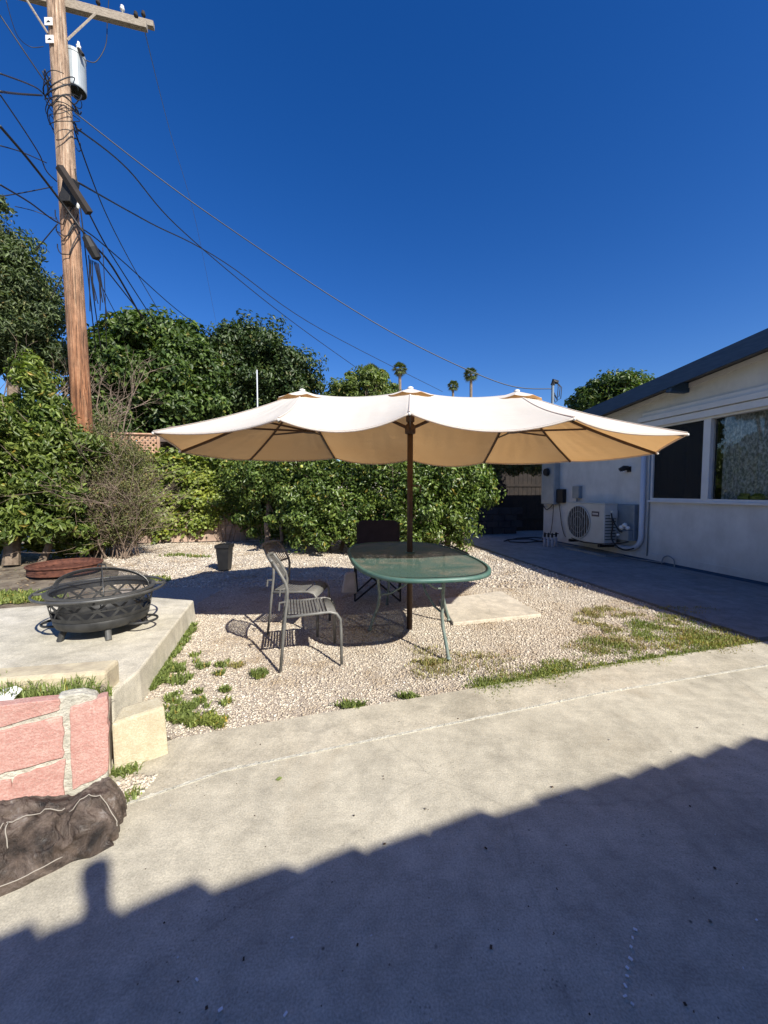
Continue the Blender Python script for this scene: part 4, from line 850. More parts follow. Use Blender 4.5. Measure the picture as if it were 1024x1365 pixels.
n = 8; vs_ = [T(-hwid + 2 * hwid * i / n, -.18 + .42 * j / 4, .46 - .06 * math.sin(math.pi * i / n) - .04 * (j / 4)) for i in range(n + 1) for j in range(5)]
MB().raw(vs_, [(i * 5 + j, (i + 1) * 5 + j, (i + 1) * 5 + j + 1, i * 5 + j + 1) for i in range(n) for j in range(4)]).build('seat', M['navy'], fc, smooth=True)
for x0, x1, y0, y1, z1 in ((-hwid, hwid, -.2, -.2, .46), (hwid, -hwid, -.2, -.2, .46), (-hwid, hwid, .25, .25, .5), (hwid, -hwid, .25, .25, .5), (-hwid, -hwid, -.2, .25, .62), (-hwid, -hwid, .25, -.2, .62), (hwid, hwid, -.2, .25, .62), (hwid, hwid, .25, -.2, .62)):
    MB().tube([T(x0, y0, 0), T(x1, y1, z1)], .011, 6).build('leg', M['blackmetal'], fc)
for x_ in (-hwid, hwid):
    MB().tube([T(x_, .27, .45), T(x_, .29, .9)], .011, 6).build('back_post', M['blackmetal'], fc); MB().tube([T(x_, -.2, .6), T(x_, .02, .62), T(x_, .27, .62)], .025, 6, flat=(.4, 1)).build('armrest', M['navy'], fc)
    MB().tube([T(x_, -.2, .0), T(x_, -.2, .6)], .010, 6).build('front_post', M['blackmetal'], fc)
P = G(466, 776, .30); o = MB().hexa([P + Vector(v) for v in ((-.09, -.05, -.12), (.08, -.05, -.12), (.08, .05, -.12), (-.09, .05, -.12))], [P + Vector(v) for v in ((-.05, -.04, .10), (.06, -.03, .12), (.06, .03, .12), (-.05, .03, .10))]).build('cloth_bag', M['greycloth'], None, P, bevel=.02); tag(o, 'small pale cloth pouch hanging at the left of the camp chair', 'bag')
P = G(606, 700, .62)
o = MB().tube([G(x, y, .6) for x, y in ((600, 728), (608, 731), (617, 735), (625, 739))], .011, 6).build('chair_arm', M['blackmetal'], fc)

# ------------------------------------------------------------------ fire pit
FP = G(137, 784, .53); FP.z = PZ
fp = thing('fire_pit', 'round black steel fire pit with triangle cut-outs and mesh dome on the raised slab', 'fire pit', tuple(FP))
Rb = .44; zr = .53 - PZ; zbm = .105
bowl = MB().lathe([(.05, zbm - .04), (.33, zbm - .03), (.385, zbm - .012), (.402, zbm + .02), (.408, zbm + .065), (.403, zbm + .065), (.395, zbm + .02), (.37, zbm - .005), (.3, zbm - .015), (.05, zbm - .02)], FP, 48).build('bowl', M['pitblack'], fp, smooth=True)
band = MB(); nb = 15; z0 = zbm + .062; z1 = zr - .03; zm_ = (z0 + z1) / 2
def cyl(a_, z_, r_): return FP + Vector((r_ * math.cos(a_), r_ * math.sin(a_), z_))
def rad_(z_): return .408 + (Rb - .408) * (z_ - z0) / (z1 - z0)
def strip(pa, pb, w_):
    (a1, za), (a2, zb_) = pa, pb; n = 4; tg = math.atan2(zb_ - za, (a2 - a1) * Rb); ux, uz = -math.sin(tg) * w_ / 2, math.cos(tg) * w_ / 2
    vs_ = []
    for i in range(n + 1):
        u = i / n; a_ = a1 + (a2 - a1) * u; z_ = za + (zb_ - za) * u
        for s_ in (-1, 1):
            for dr_ in (0, .004): vs_.append(cyl(a_ + s_ * ux / Rb, z_ + s_ * uz, rad_(z_) + dr_))
    fs_ = []
    for i in range(n):
        k = i * 4; fs_ += [(k, k + 4, k + 6, k + 2), (k + 1, k + 3, k + 7, k + 5), (k, k + 1, k + 5, k + 4), (k + 2, k + 6, k + 7, k + 3)]
    band.raw(vs_, fs_)
for i in range(nb):
    a_ = 2 * math.pi * i / nb; st = 2 * math.pi / nb
    strip((a_, z0), (a_ + st, z1), .018); strip((a_ + st, z0), (a_, z1), .018)
for za, zb_ in ((z0 - .006, z0 + .02), (zm_ - .005, zm_ + .005), (z1 - .02, z1 + .03)): band.lathe([(rad_(za), za), (rad_(zb_), zb_), (rad_(zb_) + .006, zb_), (rad_(za) + .006, za), (rad_(za), za)], FP, 48)
band.build('cutout_band', M['pitblack'], fp)
circ = lambda r_, z_, n=56: [cyl(2 * math.pi * i / n, z_, r_) for i in range(n)]
MB().tube(circ(.55, zr + .0), .011, 8, True).build('outer_ring', M['pitrim'], fp, smooth=True)
MB().lathe([(.42, zr - .004), (.47, zr - .004), (.47, zr + .006), (.42, zr + .006), (.42, zr - .004)], FP, 56).build('rim', M['pitrim'], fp)
for i in range(4):
    a_ = .5 + i * math.pi / 2; MB().tube([cyl(a_, zr, .46), cyl(a_, zr, .55)], .009, 6).build('ring_spoke', M['pitrim'], fp)
for i in range(2):
    a0_ = math.pi + .25 + i * (math.pi - .25) ; pts = [cyl(a0_ + .35 * math.sin(t_) , .115 + .03 * math.cos(t_), .40 + .13 * (1 - abs(math.sin(t_ / 1))) ** .0 * math.sin((t_ + math.pi / 2) / 2) ** 2 * 1.0) for t_ in [2 * math.pi * k / 20 - math.pi for k in range(20)]]
    aa = [a0_ - .38 + .76 * k / 12 for k in range(13)]; pts = [cyl(x_, .09, .37 + .16 * math.sin(math.pi * k / 12) ** .6) for k, x_ in enumerate(aa)]
    MB().tube(pts, .010, 7).build('side_handle', M['pitblack'], fp, smooth=True)
fts = [G(170, 838, PZ), G(72, 846, PZ)]; 
for k, a_ in enumerate((-.85, -2.15, .55, 2.2)):
    q = cyl(a_, 0, .37); MB().tube([q, cyl(a_, zbm + .01, .31)], [.026, .028], 12).build('leg', M['pitrim'] if k == 0 else M['pitblack'], fp)
dm = MB(); dh = .14; nd = 10
dome = MB().lathe([(.43 * math.cos(x_), zr + .01 + dh * math.sin(x_)) for x_ in [math.pi / 2 * k / nd for k in range(nd)]] + [(.02, zr + .01 + dh)], FP, 48).build('spark_screen', M['spark'], fp, smooth=True)
for a_ in (.15, .15 + math.pi / 2 + .5):
    pts = [FP + Vector((.435 * math.cos(x_) * math.cos(a_), .435 * math.cos(x_) * math.sin(a_), zr + .015 + dh * 1.02 * math.sin(x_))) for x_ in [math.pi * k / 20 for k in range(21)]]
    MB().tube(pts, .022, 6, flat=(.2, 1)).build('screen_strap', M['pitrim'], dome)
MB().tube([FP + Vector((-.05, 0, zr + dh + .015)), FP + Vector((-.035, 0, zr + dh + .05)), FP + Vector((.035, 0, zr + dh + .05)), FP + Vector((.05, 0, zr + dh + .015))], .007, 6).build('screen_handle', M['pitblack'], dome)
fp.scale = (.78, .78, 1)
# rusty ring behind
q = G(88, 763); ru = thing('rusty_fire_ring', 'old rusty metal fire ring on the ground under the left shrub', 'fire ring', (q.x, q.y, 0)); rr_ = .47
MB().lathe([(rr_ * .9, .0), (rr_, .02), (rr_, .13), (rr_ * .97, .13), (rr_ * .86, .05), (.05, .035)], q, 40).build('pan', M['rust'], ru)
MB().tube([q + Vector((rr_ * 1.02 * math.cos(x_), rr_ * 1.02 * math.sin(x_), .14)) for x_ in [2 * math.pi * k / 40 for k in range(40)]], .016, 6, True).build('rim', M['rust'], ru)
MB().lathe([(.02, .05), (rr_ * .93, .05), (rr_ * .93, .06), (.02, .06)], q, 40).build('grate_disc', M['rust'], ru)
for k in range(-6, 7): x_ = k * .095; hh = math.sqrt(max(.01, (rr_ * .95) ** 2 - x_ * x_)); MB().tube([q + Vector((-hh, x_, .085)), q + Vector((hh, x_, .085))], .007, 4).build('grate_bar', M['rust'], ru)
# black bin
q = G(300, 759); bn = thing('plant_tub', 'square black plastic tub on gravel in front of the hedge', 'tub', (q.x, q.y, 0)); s_ = .12
sq = lambda r_, z_: [q + Vector((x_ * r_, y_ * r_, z_)) for x_, y_ in ((-1, -1), (1, -1), (1, 1), (-1, 1))]
v = sq(.10, 0) + sq(.135, .40) + sq(.125, .40) + sq(.09, .02)
MB().raw(v, [(3, 2, 1, 0)] + [(r_ * 4 + i, r_ * 4 + (i + 1) % 4, (r_ + 1) * 4 + (i + 1) % 4, (r_ + 1) * 4 + i) for r_ in range(3) for i in range(4)] + [(12, 13, 14, 15)]).build('body', M['binblack'], bn)
MB().raw(sq(.137, .36) + sq(.152, .37) + sq(.152, .42) + sq(.126, .42), [(r_ * 4 + i, r_ * 4 + (i + 1) % 4, ((r_ + 1) % 4) * 4 + (i + 1) % 4, ((r_ + 1) % 4) * 4 + i) for r_ in range(4) for i in range(4)]).build('rim', M['binblack'], bn)
bn.scale = (.78, .78, 1)
# pale slab in the gravel
q = [G(604, 832), G(722, 820), G(668, 789), G(585, 800)]
o = MB().prism([(p.x, p.y) for p in q], -.04, .015).build('paving_slab', M['stone_slab'], None, (q[0].x, q[0].y, 0), bevel=.01); tag(o, 'flat pale concrete slab set in gravel right of the table', 'paving slab')
# leaf on driveway
p = G(372, 1040); o = MB().raw([p + Vector((-.014, -.006, .006)), p + Vector((0, .008, .012)), p + Vector((.015, .006, .007)), p + Vector((.002, -.009, .005))], [(0, 3, 2, 1)]).build('fallen_leaf', M['weed'], None, p); tag(o, 'single small green leaf lying on the sunny concrete', 'leaf')

# ------------------------------------------------------------------ back wall, fence, lattice
bw = lambda x: 10.95 + .2 * x
wdv = Vector((1, .2, 0)).normalized(); wnv = Vector((-wdv.y, wdv.x, 0))
bwall = thing('block_wall', 'low tan block wall at the back of the yard under the ivy', 'wall', (-7.5, bw(-7.5), 0))
L = 10.4 ; nb_ = int(L / .42)
for row in range(9):
    for i in range(nb_):
        if row > 4: continue
        a_ = i * .42 + (.21 if row % 2 else 0); p = Vector((-7.5, bw(-7.5), 0)) + wdv * (a_ + .2)
        MB().box(p + Vector((0, 0, .1 + row * .205)), (.405, .2 + rnd.uniform(-.004, .006), .192), Matrix.Rotation(math.atan2(wdv.y, wdv.x), 3, 'Z')).build('block', M['block'], bwall)
p = Vector((-7.5, bw(-7.5), 0)) + wdv * (L / 2); MB().box(p + Vector((0, 0, .95)), (L - .1, .16, 1.9), Matrix.Rotation(math.atan2(wdv.y, wdv.x), 3, 'Z')).build('wall_core', M['mortar'], bwall)
gt = thing('shaded_gate', 'wooden gate coloured near black for shade at the end of the side path', 'gate', (2.6, bw(2.6) + .7, 0))
for i in range(24): p = Vector((2.5, bw(2.5) + .8, 0)) + wdv * (i * .155); MB().box(p + Vector((0, 0, 1.0)), (.145, .03, 2.0), Matrix.Rotation(math.atan2(wdv.y, wdv.x), 3, 'Z')).build('plank', M['darkshadewood'], gt)
for z_ in (.4, 1.5): p = Vector((2.5, bw(2.5) + .77, 0)) + wdv * 1.8; MB().box(p + Vector((0, -.0, z_)), (3.6, .03, .09), Matrix.Rotation(math.atan2(wdv.y, wdv.x), 3, 'Z')).build('rail', M['darkshadewood'], gt)
lw = thing('low_block_wall', 'low block wall, darkened for shade, beside the side path behind the hedge', 'wall', (2.2, bw(2.2) + .1, 0))
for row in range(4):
    for i in range(6): p = Vector((1.9, bw(1.9) + .1, 0)) + wdv * (i * .4 + (.2 if row % 2 else 0)); MB().box(p + Vector((0, 0, .1 + row * .2)), (.385, .18, .188), Matrix.Rotation(math.atan2(wdv.y, wdv.x), 3, 'Z')).build('block', M['blockshade'], lw)
# lattice
lx0, lx1 = D(150, 590, 9.7), D(213, 590, 9.9); z0, z1 = D(200, 614, 9.8).z, D(200, 580, 9.8).z; lt = thing('lattice_panel', 'wooden lattice panel above the ivy wall beside the bare bush', 'lattice', (lx0.x, lx0.y, z0)); LL = lx1.x - lx0.x
ld = Vector((lx1.x - lx0.x, lx1.y - lx0.y, 0)).normalized()
def LP(a_, z_, o_=0): return Vector((lx0.x, lx0.y, z_)) + ld * a_ + Vector((0, o_, 0))
hgt = z1 - z0; a_ = -hgt
while a_ < LL:
    for sg, oo in ((1, 0), (-1, .012)):
        p0, p1 = [a_, z0], [a_ + hgt, z1]
        if p0[0] < 0: p0 = [0, z0 - a_]
        if p1[0] > LL: p1 = [LL, z0 + LL - a_]
        if p1[0] > p0[0] + .02:
            if sg == -1: A1, A2 = LP(p0[0], z0 + z1 - p0[1], oo), LP(p1[0], z0 + z1 - p1[1], oo)
            else: A1, A2 = LP(p0[0], p0[1], oo), LP(p1[0], p1[1], oo)
            MB().tube([A1, A2], .024, 4, flat=(1, .25)).build('slat', M['lattice'], lt)
    a_ += .125
for A1, A2 in ((LP(0, z1 + .02, -.02), LP(LL + .03, z1 + .02, -.02)), (LP(0, z0 - .02, -.02), LP(LL + .03, z0 - .02, -.02)), (LP(LL, z0 - .9, -.02), LP(LL, z1 + .03, -.02)), (LP(0, z0 - .9, -.02), LP(0, z1 + .03, -.02))): MB().tube([A1, A2], .035, 4).build('frame_bar', M['lattice'], lt)
# neighbour house peeking
nh = thing('neighbour_house', 'brown neighbour house with red post and blue window glimpsed over the ivy', 'house', (-6, 13, 0))
x0 = D(215, 600, 13).x; x1 = D(345, 600, 13).x
MB().box(((x0 + x1) / 2, 14.6, 1.45), (x1 - x0, 3, 2.9)).build('wall', M['brownwall'], nh)
MB().hexa([(x0 - .4, 12.5, 2.9), (x1 + .4, 12.5, 2.9), (x1 + .4, 16.5, 2.9), (x0 - .4, 16.5, 2.9)], [(x0 - .4, 14.3, 3.7), (x1 + .4, 14.3, 3.7), (x1 + .4, 14.7, 3.7), (x0 - .4, 14.7, 3.7)]).build('roof', M['brownwall'], nh)
pp = D(290, 600, 12.8); MB().box((pp.x, 12.8, 1.45), (.28, .2, 2.9)).build('post', M['redpost'], nh)
pa, pb = D(262, 625, 13.05), D(280, 592, 13.05); wn = MB().box(((pa.x + pb.x) / 2, 13.07, (pa.z + pb.z) / 2), (pb.x - pa.x + .06, .04, pb.z - pa.z + .06)).build('window', M['bluegrey'], nh)
for k in range(3): MB().box((pa.x + (pb.x - pa.x) * (k + .5) / 3, 13.035, (pa.z + pb.z) / 2), ((pb.x - pa.x) / 3 - .03, .02, pb.z - pa.z - .04)).build('pane', M['bluepane'], wn)
p = D(343, 520, 12); o = MB().tube([(p.x, 12, 0), (p.x, 12, D(343, 493, 12).z)], .02, 8).build('white_pole', M['pvc'], None, (p.x, 12, 0)); tag(o, 'thin white pole standing in front of the dark tree', 'pole')

# ------------------------------------------------------------------ hedge, bushes, trees
def plant(name, label, cat, loc, blobs, n, size, clumps, crad, seed, mt, aspect=.5, core=.3, trunk=None, group=None, fill=None, up=.5, part='foliage', tm='bark', nbr=10):
    t_ = thing(name, label, cat, loc, group)
    crown(part, M[mt], t_, blobs, n, size, clumps, crad, seed, aspect, core, fill, up)
    if trunk:
        mb = MB(); rr = random.Random(seed)
        for (b0, b1, r_) in trunk: limbs(mb, rr, b0, b1, r_, nbr, .8, blobs[0][0], blobs[0][1])
        mb.build('trunk', M[tm], t_)
    return t_
# ivy over the wall
rs = np.random.RandomState(21); n = 15000
a_ = rs.uniform(0, 5.4, n); z_ = 2.2 * rs.rand(n) ** .75 + .14 * np.sin(a_ * 3) - .05; hem_ = .42 + .16 * np.sin(a_ * 2.3) + .22 * np.sin(a_ * 6.1 + 1) * (rs.rand(n)) ; k = z_ > hem_ - rs.rand(n) * .15; a_, z_ = a_[k], z_[k]; n = len(a_)
lump_ = .10 * np.sin(a_ * 4.1 + z_ * 3) + .08 * np.sin(a_ * 9 - z_ * 7) + .10 * np.sin(z_ * 11 + a_)
out = -.16 - .16 * rs.rand(n) - np.maximum(-.1, lump_) * .8; base_ = np.array([-7.3, bw(-7.3), 0])
P = base_ + a_[:, None] * np.array(wdv) + out[:, None] * np.array(wnv) + z_[:, None] * np.array([0, 0, 1.]) + rs.randn(n, 3) * .03
Nn = -np.array(wnv) * .8 + np.array([0, 0, .7]) + rs.randn(n, 3) * .4
V1, F1 = leaves(rs, P, Nn, .085, .85, .2); P2 = base_ + rs.uniform(0, 5.4, 4200)[:, None] * np.array(wdv) + rs.uniform(-.3, .3, 4200)[:, None] * np.array(wnv) + np.array([0, 0, 2.15]) + rs.randn(4200, 3) * np.array([.05, .05, .11])
V2, F2 = leaves(rs, P2, np.array([0, 0, .8]) + rs.randn(4200, 3) * .5, .085, .85)
ivy = thing('ivy', 'bright green ivy covering the back wall behind the black tub', 'ivy', tuple(base_)); npmesh('foliage', np.concatenate([V1, V2]), np.concatenate([F1, F2 + len(V1)]), M['ivy'], ivy)
mb = MB(); rr = random.Random(5)
for i in range(26):
    p = Vector(base_) + wdv * rr.uniform(.1, 5.2) - wnv * .13; pts = [p.copy()]
    for k in range(6): p = p + Vector((rr.uniform(-.12, .12), 0, rr.uniform(.12, .3))); pts.append(p.copy())
    mb.tube(pts, .009, 4)
mb.build('stems', M['twig'], ivy)
# citrus bushes
hedge_x = [(-2.7, 8.85, 1.15), (-1.25, 8.5, 1.2), (.2, 8.4, 1.15), (1.4, 8.55, 1.0)]
lbs = ['dark citrus bush with a deep hollow, leftmost of the row behind the black tub', 'citrus bush with glossy leaves behind the two grey chairs', 'citrus bush directly behind the camp chair and umbrella pole', 'citrus bush at the right end of the hedge row next to the side path']
for i, (x_, y_, r_) in enumerate(hedge_x):
    bl = [((x_, y_, 1.55), (r_, .85, .95)), ((x_ + .3, y_ - .25, 1.0), (r_ * .9, .7, .8)), ((x_ - .3, y_ - .1, 1.9), (r_ * .8, .6, .55))]
    if i == 0: bl = [((x_, y_ + .3, 1.65), (r_, .6, .9)), ((x_ + .7, y_ - .1, 1.3), (.7, .7, .9)), ((x_ + .2, y_ + .5, .7), (1.2, .4, .7)), ((x_ + 1.0, y_ - .3, .8), (.5, .6, .7))]
    if i == 1: bl += [((x_ + .2, y_ - .5, .8), (.9, .45, .45)), ((x_, y_ - .3, .45), (1.05, .75, .42)), ((x_ - .6, y_ - .2, .8), (.6, .75, .65))]
    if i == 2: bl.append(((x_, y_ - .25, .45), (1.0, .7, .45)))
    if i == 2: bl.append(((x_, y_ - .25, .45), (1.0, .7, .45)))
    if i == 3: bl = [((x_ - .1, y_, 1.5), (1.0, .8, .95)), ((x_ + .2, y_ - .2, .75), (.55, .5, .6)), ((x_ + .55, y_ + .1, 1.35), (.6, .5, .5))]
    plant('citrus_bush', lbs[i], 'bush', (x_, y_, 0), bl, 14500, .088, 120, .24, 31 + i, 'citrus', .5, .35, [((x_, y_, 0), (x_ + .1, y_, 1.6), .06), ((x_ + .3, y_ - .1, 0), (x_ + .5, y_, 1.3), .04)], 'citrus bushes in the back hedge', nbr=6)
for k, (px, py) in enumerate(((402, 622),)):
    p = D(px, py, 7.7); o = MB().lathe([(.001, -.035), (.025, -.025), (.034, 0), (.025, .025), (.001, .036)], p, 10).build('lemon', M['lemon'], None, p, smooth=True); tag(o, 'yellow green lemon hanging in the hedge, ' + ['near the umbrella canopy edge', 'low down left of the camp chair', 'left of the umbrella pole', 'midway up left of the camp chair'][k], 'lemon')
p0 = G(358, 720); p1 = D(346, 670, p0.y + .1); o = MB().tube([p0, p0.lerp(p1, .5) + Vector((.02, 0, 0)), p1], .011, 6).build('garden_stake', M['greycloth'], None, p0); tag(o, 'pale thin stake leaning in front of the dark hedge hollow', 'stake')
# foliage above the gate
plant('overhanging_vine', 'pale vine foliage hanging over the dark gate beside the meter box', 'vine', (3.4, 11.7, 0), [((2.9, 11.4, 2.2), (1.1, .35, .5)), ((4.0, 11.6, 2.2), (.8, .35, .5)), ((2.6, 11.2, 1.7), (.6, .25, .35))], 11000, .08, 60, .2, 41, 'dryleaf', .5, .3)
# left shrub
plant('leafy_shrub', 'big glossy leafed shrub filling the left edge behind the fire pit', 'shrub', (-6.4, 6.9, 0),
      [((-6.7, 7.0, 2.0), (1.3, 1.0, 1.25)), ((-6.0, 6.9, 1.2), (.75, .7, .9)), ((-7.4, 6.6, 1.2), (1.1, .9, 1.1)), ((-5.85, 7.0, 2.1), (.55, .55, .6)), ((-6.9, 6.3, 2.4), (.7, .6, .6)), ((-6.1, 6.9, 3.1), (.25, .3, .35)), ((-6.9, 7.3, .7), (1.5, .5, .65)), ((-6.0, 7.4, .6), (.6, .4, .5)), ((-6.9, 6.7, .75), (.8, .5, .55))], 36000, .125, 230, .26, 51, 'shrub', .36, .3, [((-6.55, 6.7, 0), (-6.5, 6.9, 2.0), .10), ((-6.2, 6.9, 0), (-5.9, 7, 1.8), .05)], up=.35)
# grey bare bush
rr = random.Random(77); bb = thing('bare_bush', 'grey brown twiggy bush with few leaves in front of the utility pole', 'bush', (-5.3, 7.6, 0)); mb = MB()
def twig(p, d_, r_, L, depth):
    pts = [p.copy()]; q = p.copy(); dd = d_.copy()
    for k in range(4): dd = (dd + Vector((rr.gauss(0, .14), rr.gauss(0, .14), rr.gauss(0, .08)))).normalized(); q = q + dd * L / 4; pts.append(q.copy())
    mb.tube(pts, [r_ * (1 - .16 * k) for k in range(5)], 4 if depth < 2 else 3)
    if depth < 3:
        for k in range(4 if depth == 0 else 3): twig(pts[rr.randint(1, 4)], (dd + Vector((rr.gauss(0, .55), rr.gauss(0, .55), rr.gauss(.1, .4)))).normalized(), max(.0028, r_ * .55), L * .62, depth + 1)
for i in range(40): twig(Vector((-5.3 + rr.uniform(-.4, .35), 7.6 + rr.uniform(-.3, .3), 0)), Vector((rr.gauss(0, .26), rr.gauss(0, .25), 1)).normalized(), .011, rr.uniform(1.0, 1.5), 0)
mb.build('branches', M['twig'], bb)
crown('foliage', M['dryleaf'], bb, [((-5.35, 7.6, 1.6), (.72, .6, 1.2)), ((-5.0, 7.6, .9), (.5, .5, .6))], 13000, .042, 120, .25, 60, .5, .4)
mb = MB()
for i in range(10): twig(Vector((-7.6 + rr.uniform(-.8, 1.9), 8.4, 1.9)), Vector((rr.gauss(0, .3), rr.gauss(0, .2), 1)).normalized(), .02, rr.uniform(.9, 1.5), 0)
o = mb.build('dead_branches', M['twig'], None, (-7, 8.4, 1.9)); tag(o, 'grey dead branches standing above the glossy left shrub', 'branches')
o = crown('green_sprig', M['ivy'], None, [((D(47, 500, 7.4).x, 7.4, D(47, 500, 7.4).z), (.28, .25, .42))], 1100, .09, 14, .16, 66, .35, .3, base=(-6.7, 7.4, 3.2)); tag(o, 'yellow green leafy shoot rising above the left shrub', 'shoot')
def tree(name, label, cat, y, pxs, n, size, clumps, crad, seed, mt, group=None, aspect=.5, core=.3, up=.45, r=.2):
    """pxs: list of (px, py, half-width px, half-height px)"""
    bl = []
    for (px, py, hx, hy) in pxs:
        p = D(px, py, y); k = y / F; bl.append(((p.x, p.y + rnd.uniform(-.4, .4), p.z), (hx * k, max(hx, hy) * k * .8, hy * k)))
    c0 = bl[0][0]
    return plant(name, label, cat, (c0[0], c0[1], 0), bl, n, size, clumps, crad, seed, mt, aspect, core, [((c0[0], c0[1], 0), (c0[0], c0[1], c0[2]), r)], group, None, up)
tree('gum_tree', 'tall grey green tree at the left edge behind the glossy shrub', 'tree', 12.5, [(18, 400, 48, 85), (40, 430, 40, 60), (5, 340, 32, 45), (25, 470, 55, 40), (-30, 420, 50, 90)], 32000, .16, 200, .5, 71, 'euc', None, .3, .35, .2, .22)
o = crown('overhanging_twig', M['euc'], None, [((D(3, 272, 9).x, 9, D(3, 272, 9).z), (.18, .2, .2))], 130, .12, 8, .12, 72, .35, .3, base=(-9, 9, 7.9)); tag(o, 'small leafy twig poking in at the left edge below the wires', 'twig')
tree('broad_tree', 'broad mid green tree between the utility pole and the dark tree', 'tree', 16, [(205, 520, 75, 80), (165, 500, 45, 48), (235, 470, 48, 45), (255, 530, 45, 65), (190, 465, 40, 35), (150, 545, 40, 50)], 40000, .21, 240, .6, 73, 'tree_mid', None, .55, .35)
tree('dark_tree', 'dark dense round tree behind the left half of the umbrella', 'tree', 19, [(345, 505, 68, 68), (318, 480, 40, 45), (385, 510, 40, 50), (345, 465, 30, 30), (300, 540, 40, 50), (300, 500, 30, 50)], 42000, .19, 260, .6, 75, 'tree_dark', None, .5, .4)
tree('pale_tree', 'pale green tree tops peeking over the canopy right of the dark tree', 'tree', 21, [(490, 528, 36, 30), (460, 530, 22, 24), (510, 520, 18, 22), (470, 515, 10, 16)], 9000, .2, 90, .4, 77, 'oliveleaf', None, .4, .3)
tree('roof_tree', 'green tree rising behind the slate blue roof edge', 'tree', 17, [(820, 535, 48, 36), (790, 535, 25, 22), (845, 520, 25, 26)], 12000, .18, 90, .45, 79, 'tree_mid', None, .45, .35)
# closed green background low behind the wall
for k, (px, y_, hx, hy) in enumerate(((60, 11.5, 90, 70), (560, 24, 60, 20), (650, 24, 60, 18), (700, 16, 60, 28))):
    p = D(px, 600 if k == 0 else 620, y_); tree('background_bush', ['dim bush behind the left shrub under the gum tree', 'low far bush hidden behind the middle of the canopy', 'low far bush behind the right peak of the canopy', 'low bush beyond the gate behind the canopy'][k], 'bush', y_, [(px, 600 if k == 0 else 620, hx, hy)], 6500, .17, 70, .45, 90 + k, 'tree_dark' if k else 'tree_mid', None, .5, .35, r=.08)
# palms
def palm(px, py, y, s, label):
    c = D(px, py, y); t_ = thing('palm_tree', label, 'palm tree', (c.x, c.y, 0), 'fan palms beyond the umbrella')
    MB().tube([(c.x + .3, c.y, 0), (c.x + .1, c.y, c.z * .5), (c.x, c.y, c.z)], [.32, .24, .2], 8).build('trunk', M['bark'], t_)
    rs = np.random.RandomState(int(px)); Vs = []; Fs = []; k = 0
    for i in range(70):
        az = rs.rand() * 6.283; el = rs.uniform(-1.0, 1.35); L = s * rs.uniform(.75, 1.05); d_ = np.array([math.cos(az) * math.cos(el), math.sin(az) * math.cos(el), math.sin(el)])
        sd = np.array([-math.sin(az), math.cos(az), 0]); upv = np.cross(sd, d_) * -1; st = np.array(c) + d_ * L * .45
        for j in range(9):
            a_ = (j - 4) * .26; v = d_ * math.cos(a_) + sd * math.sin(a_); tip = st + v * L * .62 - np.array([0, 0, .16 * L * abs(a_) + .1 * L]); wv_ = np.cross(v, upv) * .045 * L
            Vs += [st - wv_ * .3, st + wv_ * .3, st + v * L * .35 + wv_, tip, st + v * L * .35 - wv_]; Fs += [(k, k + 1, k + 2), (k, k + 2, k + 4), (k + 4, k + 2, k + 3)]; k += 5
        Vs += [np.array(c), np.array(c) + sd * .04, st, st, st]; Fs += [(k, k + 1, k + 2)]; k += 5
    npmesh('fronds', np.array(Vs), np.array(Fs), M['palm'], t_)
palm(533, 492, 55, 1.15, 'fan palm left of the middle canopy peak, tallest of the far three'); palm(604, 514, 70, 1.15, 'smallest far fan palm right of the middle canopy peak'); palm(628, 499, 58, 1.25, 'fan palm touching the thick wire right of the smallest one'); palm(494, 500, 38, 1.3, 'shaggy fan palm rising out of the pale green trees')

# ------------------------------------------------------------------ utility pole
PY = 8.0; pb_ = D(110, 560, PY); pt_ = D(70, -70, PY); ax_ = (pt_ - pb_) / (pt_.z - pb_.z); pbase = pb_ - ax_ * pb_.z
ON = lambda py: (lambda t_: pb_ + (pt_ - pb_) * t_)((560 - py) / 630.0)
def onpole(py):      # point on pole axis seen at image row py
    lo_, hi_ = 0.0, 1.3
    for _ in range(40):
        md = (lo_ + hi_) / 2; p = pb_ + (pt_ - pb_) * md; v = p - CAMP; yy = 682.5 - F * v.dot(UP) / v.dot(FW)
        if yy > py: lo_ = md
        else: hi_ = md
    return pb_ + (pt_ - pb_) * lo_
up_ = thing('utility_pole', 'tall weathered wooden utility pole leaning slightly at the upper left', 'utility pole', tuple(pbase))
pts = [pbase + (pt_ - pbase) * (i / 12) for i in range(13)]; MB().tube(pts, [.185 - .045 * i / 12 for i in range(13)], 20).build('pole', M['polewood'], up_, smooth=True)
zA = onpole(-10).z
e1 = G(196, 36, zA); pc = onpole(-10) + Vector((0, .2, 0)); pc.z = zA; dA = (e1 - pc); dA.z = 0; Lr = dA.length; dA.normalize()
rm = Matrix.Rotation(math.atan2(dA.y, dA.x), 3, 'Z')
arm = MB().box(pc + dA * (Lr - 1.35), (2.7, .11, .13), rm).build('crossarm', M['oldwood'], up_, bevel=.008)
pc2 = pc + Vector((-.05, .35, .42)); arm2 = MB().box(pc2 + dA * (Lr - 1.35), (2.7, .10, .12), rm).build('crossarm', M['oldwood'], up_, bevel=.008)
for k in (-1.2, -.6, .3, .75, 1.15):
    for ar, c_ in ((arm2, pc2), (arm, pc)):
        if ar is arm and k not in (1.15, -1.2): continue
        p = c_ + dA * (Lr - 1.35 + k) + Vector((0, 0, .06)); MB().lathe([(.012, 0), (.012, .08), (.04, .09), (.045, .12), (.03, .14), (.035, .17), (.015, .19)], p, 10, True, True).build('insulator', M['white_glaze'] if k == .75 else M['darkshadewood'], ar, smooth=True)
mid_ = onpole(50)
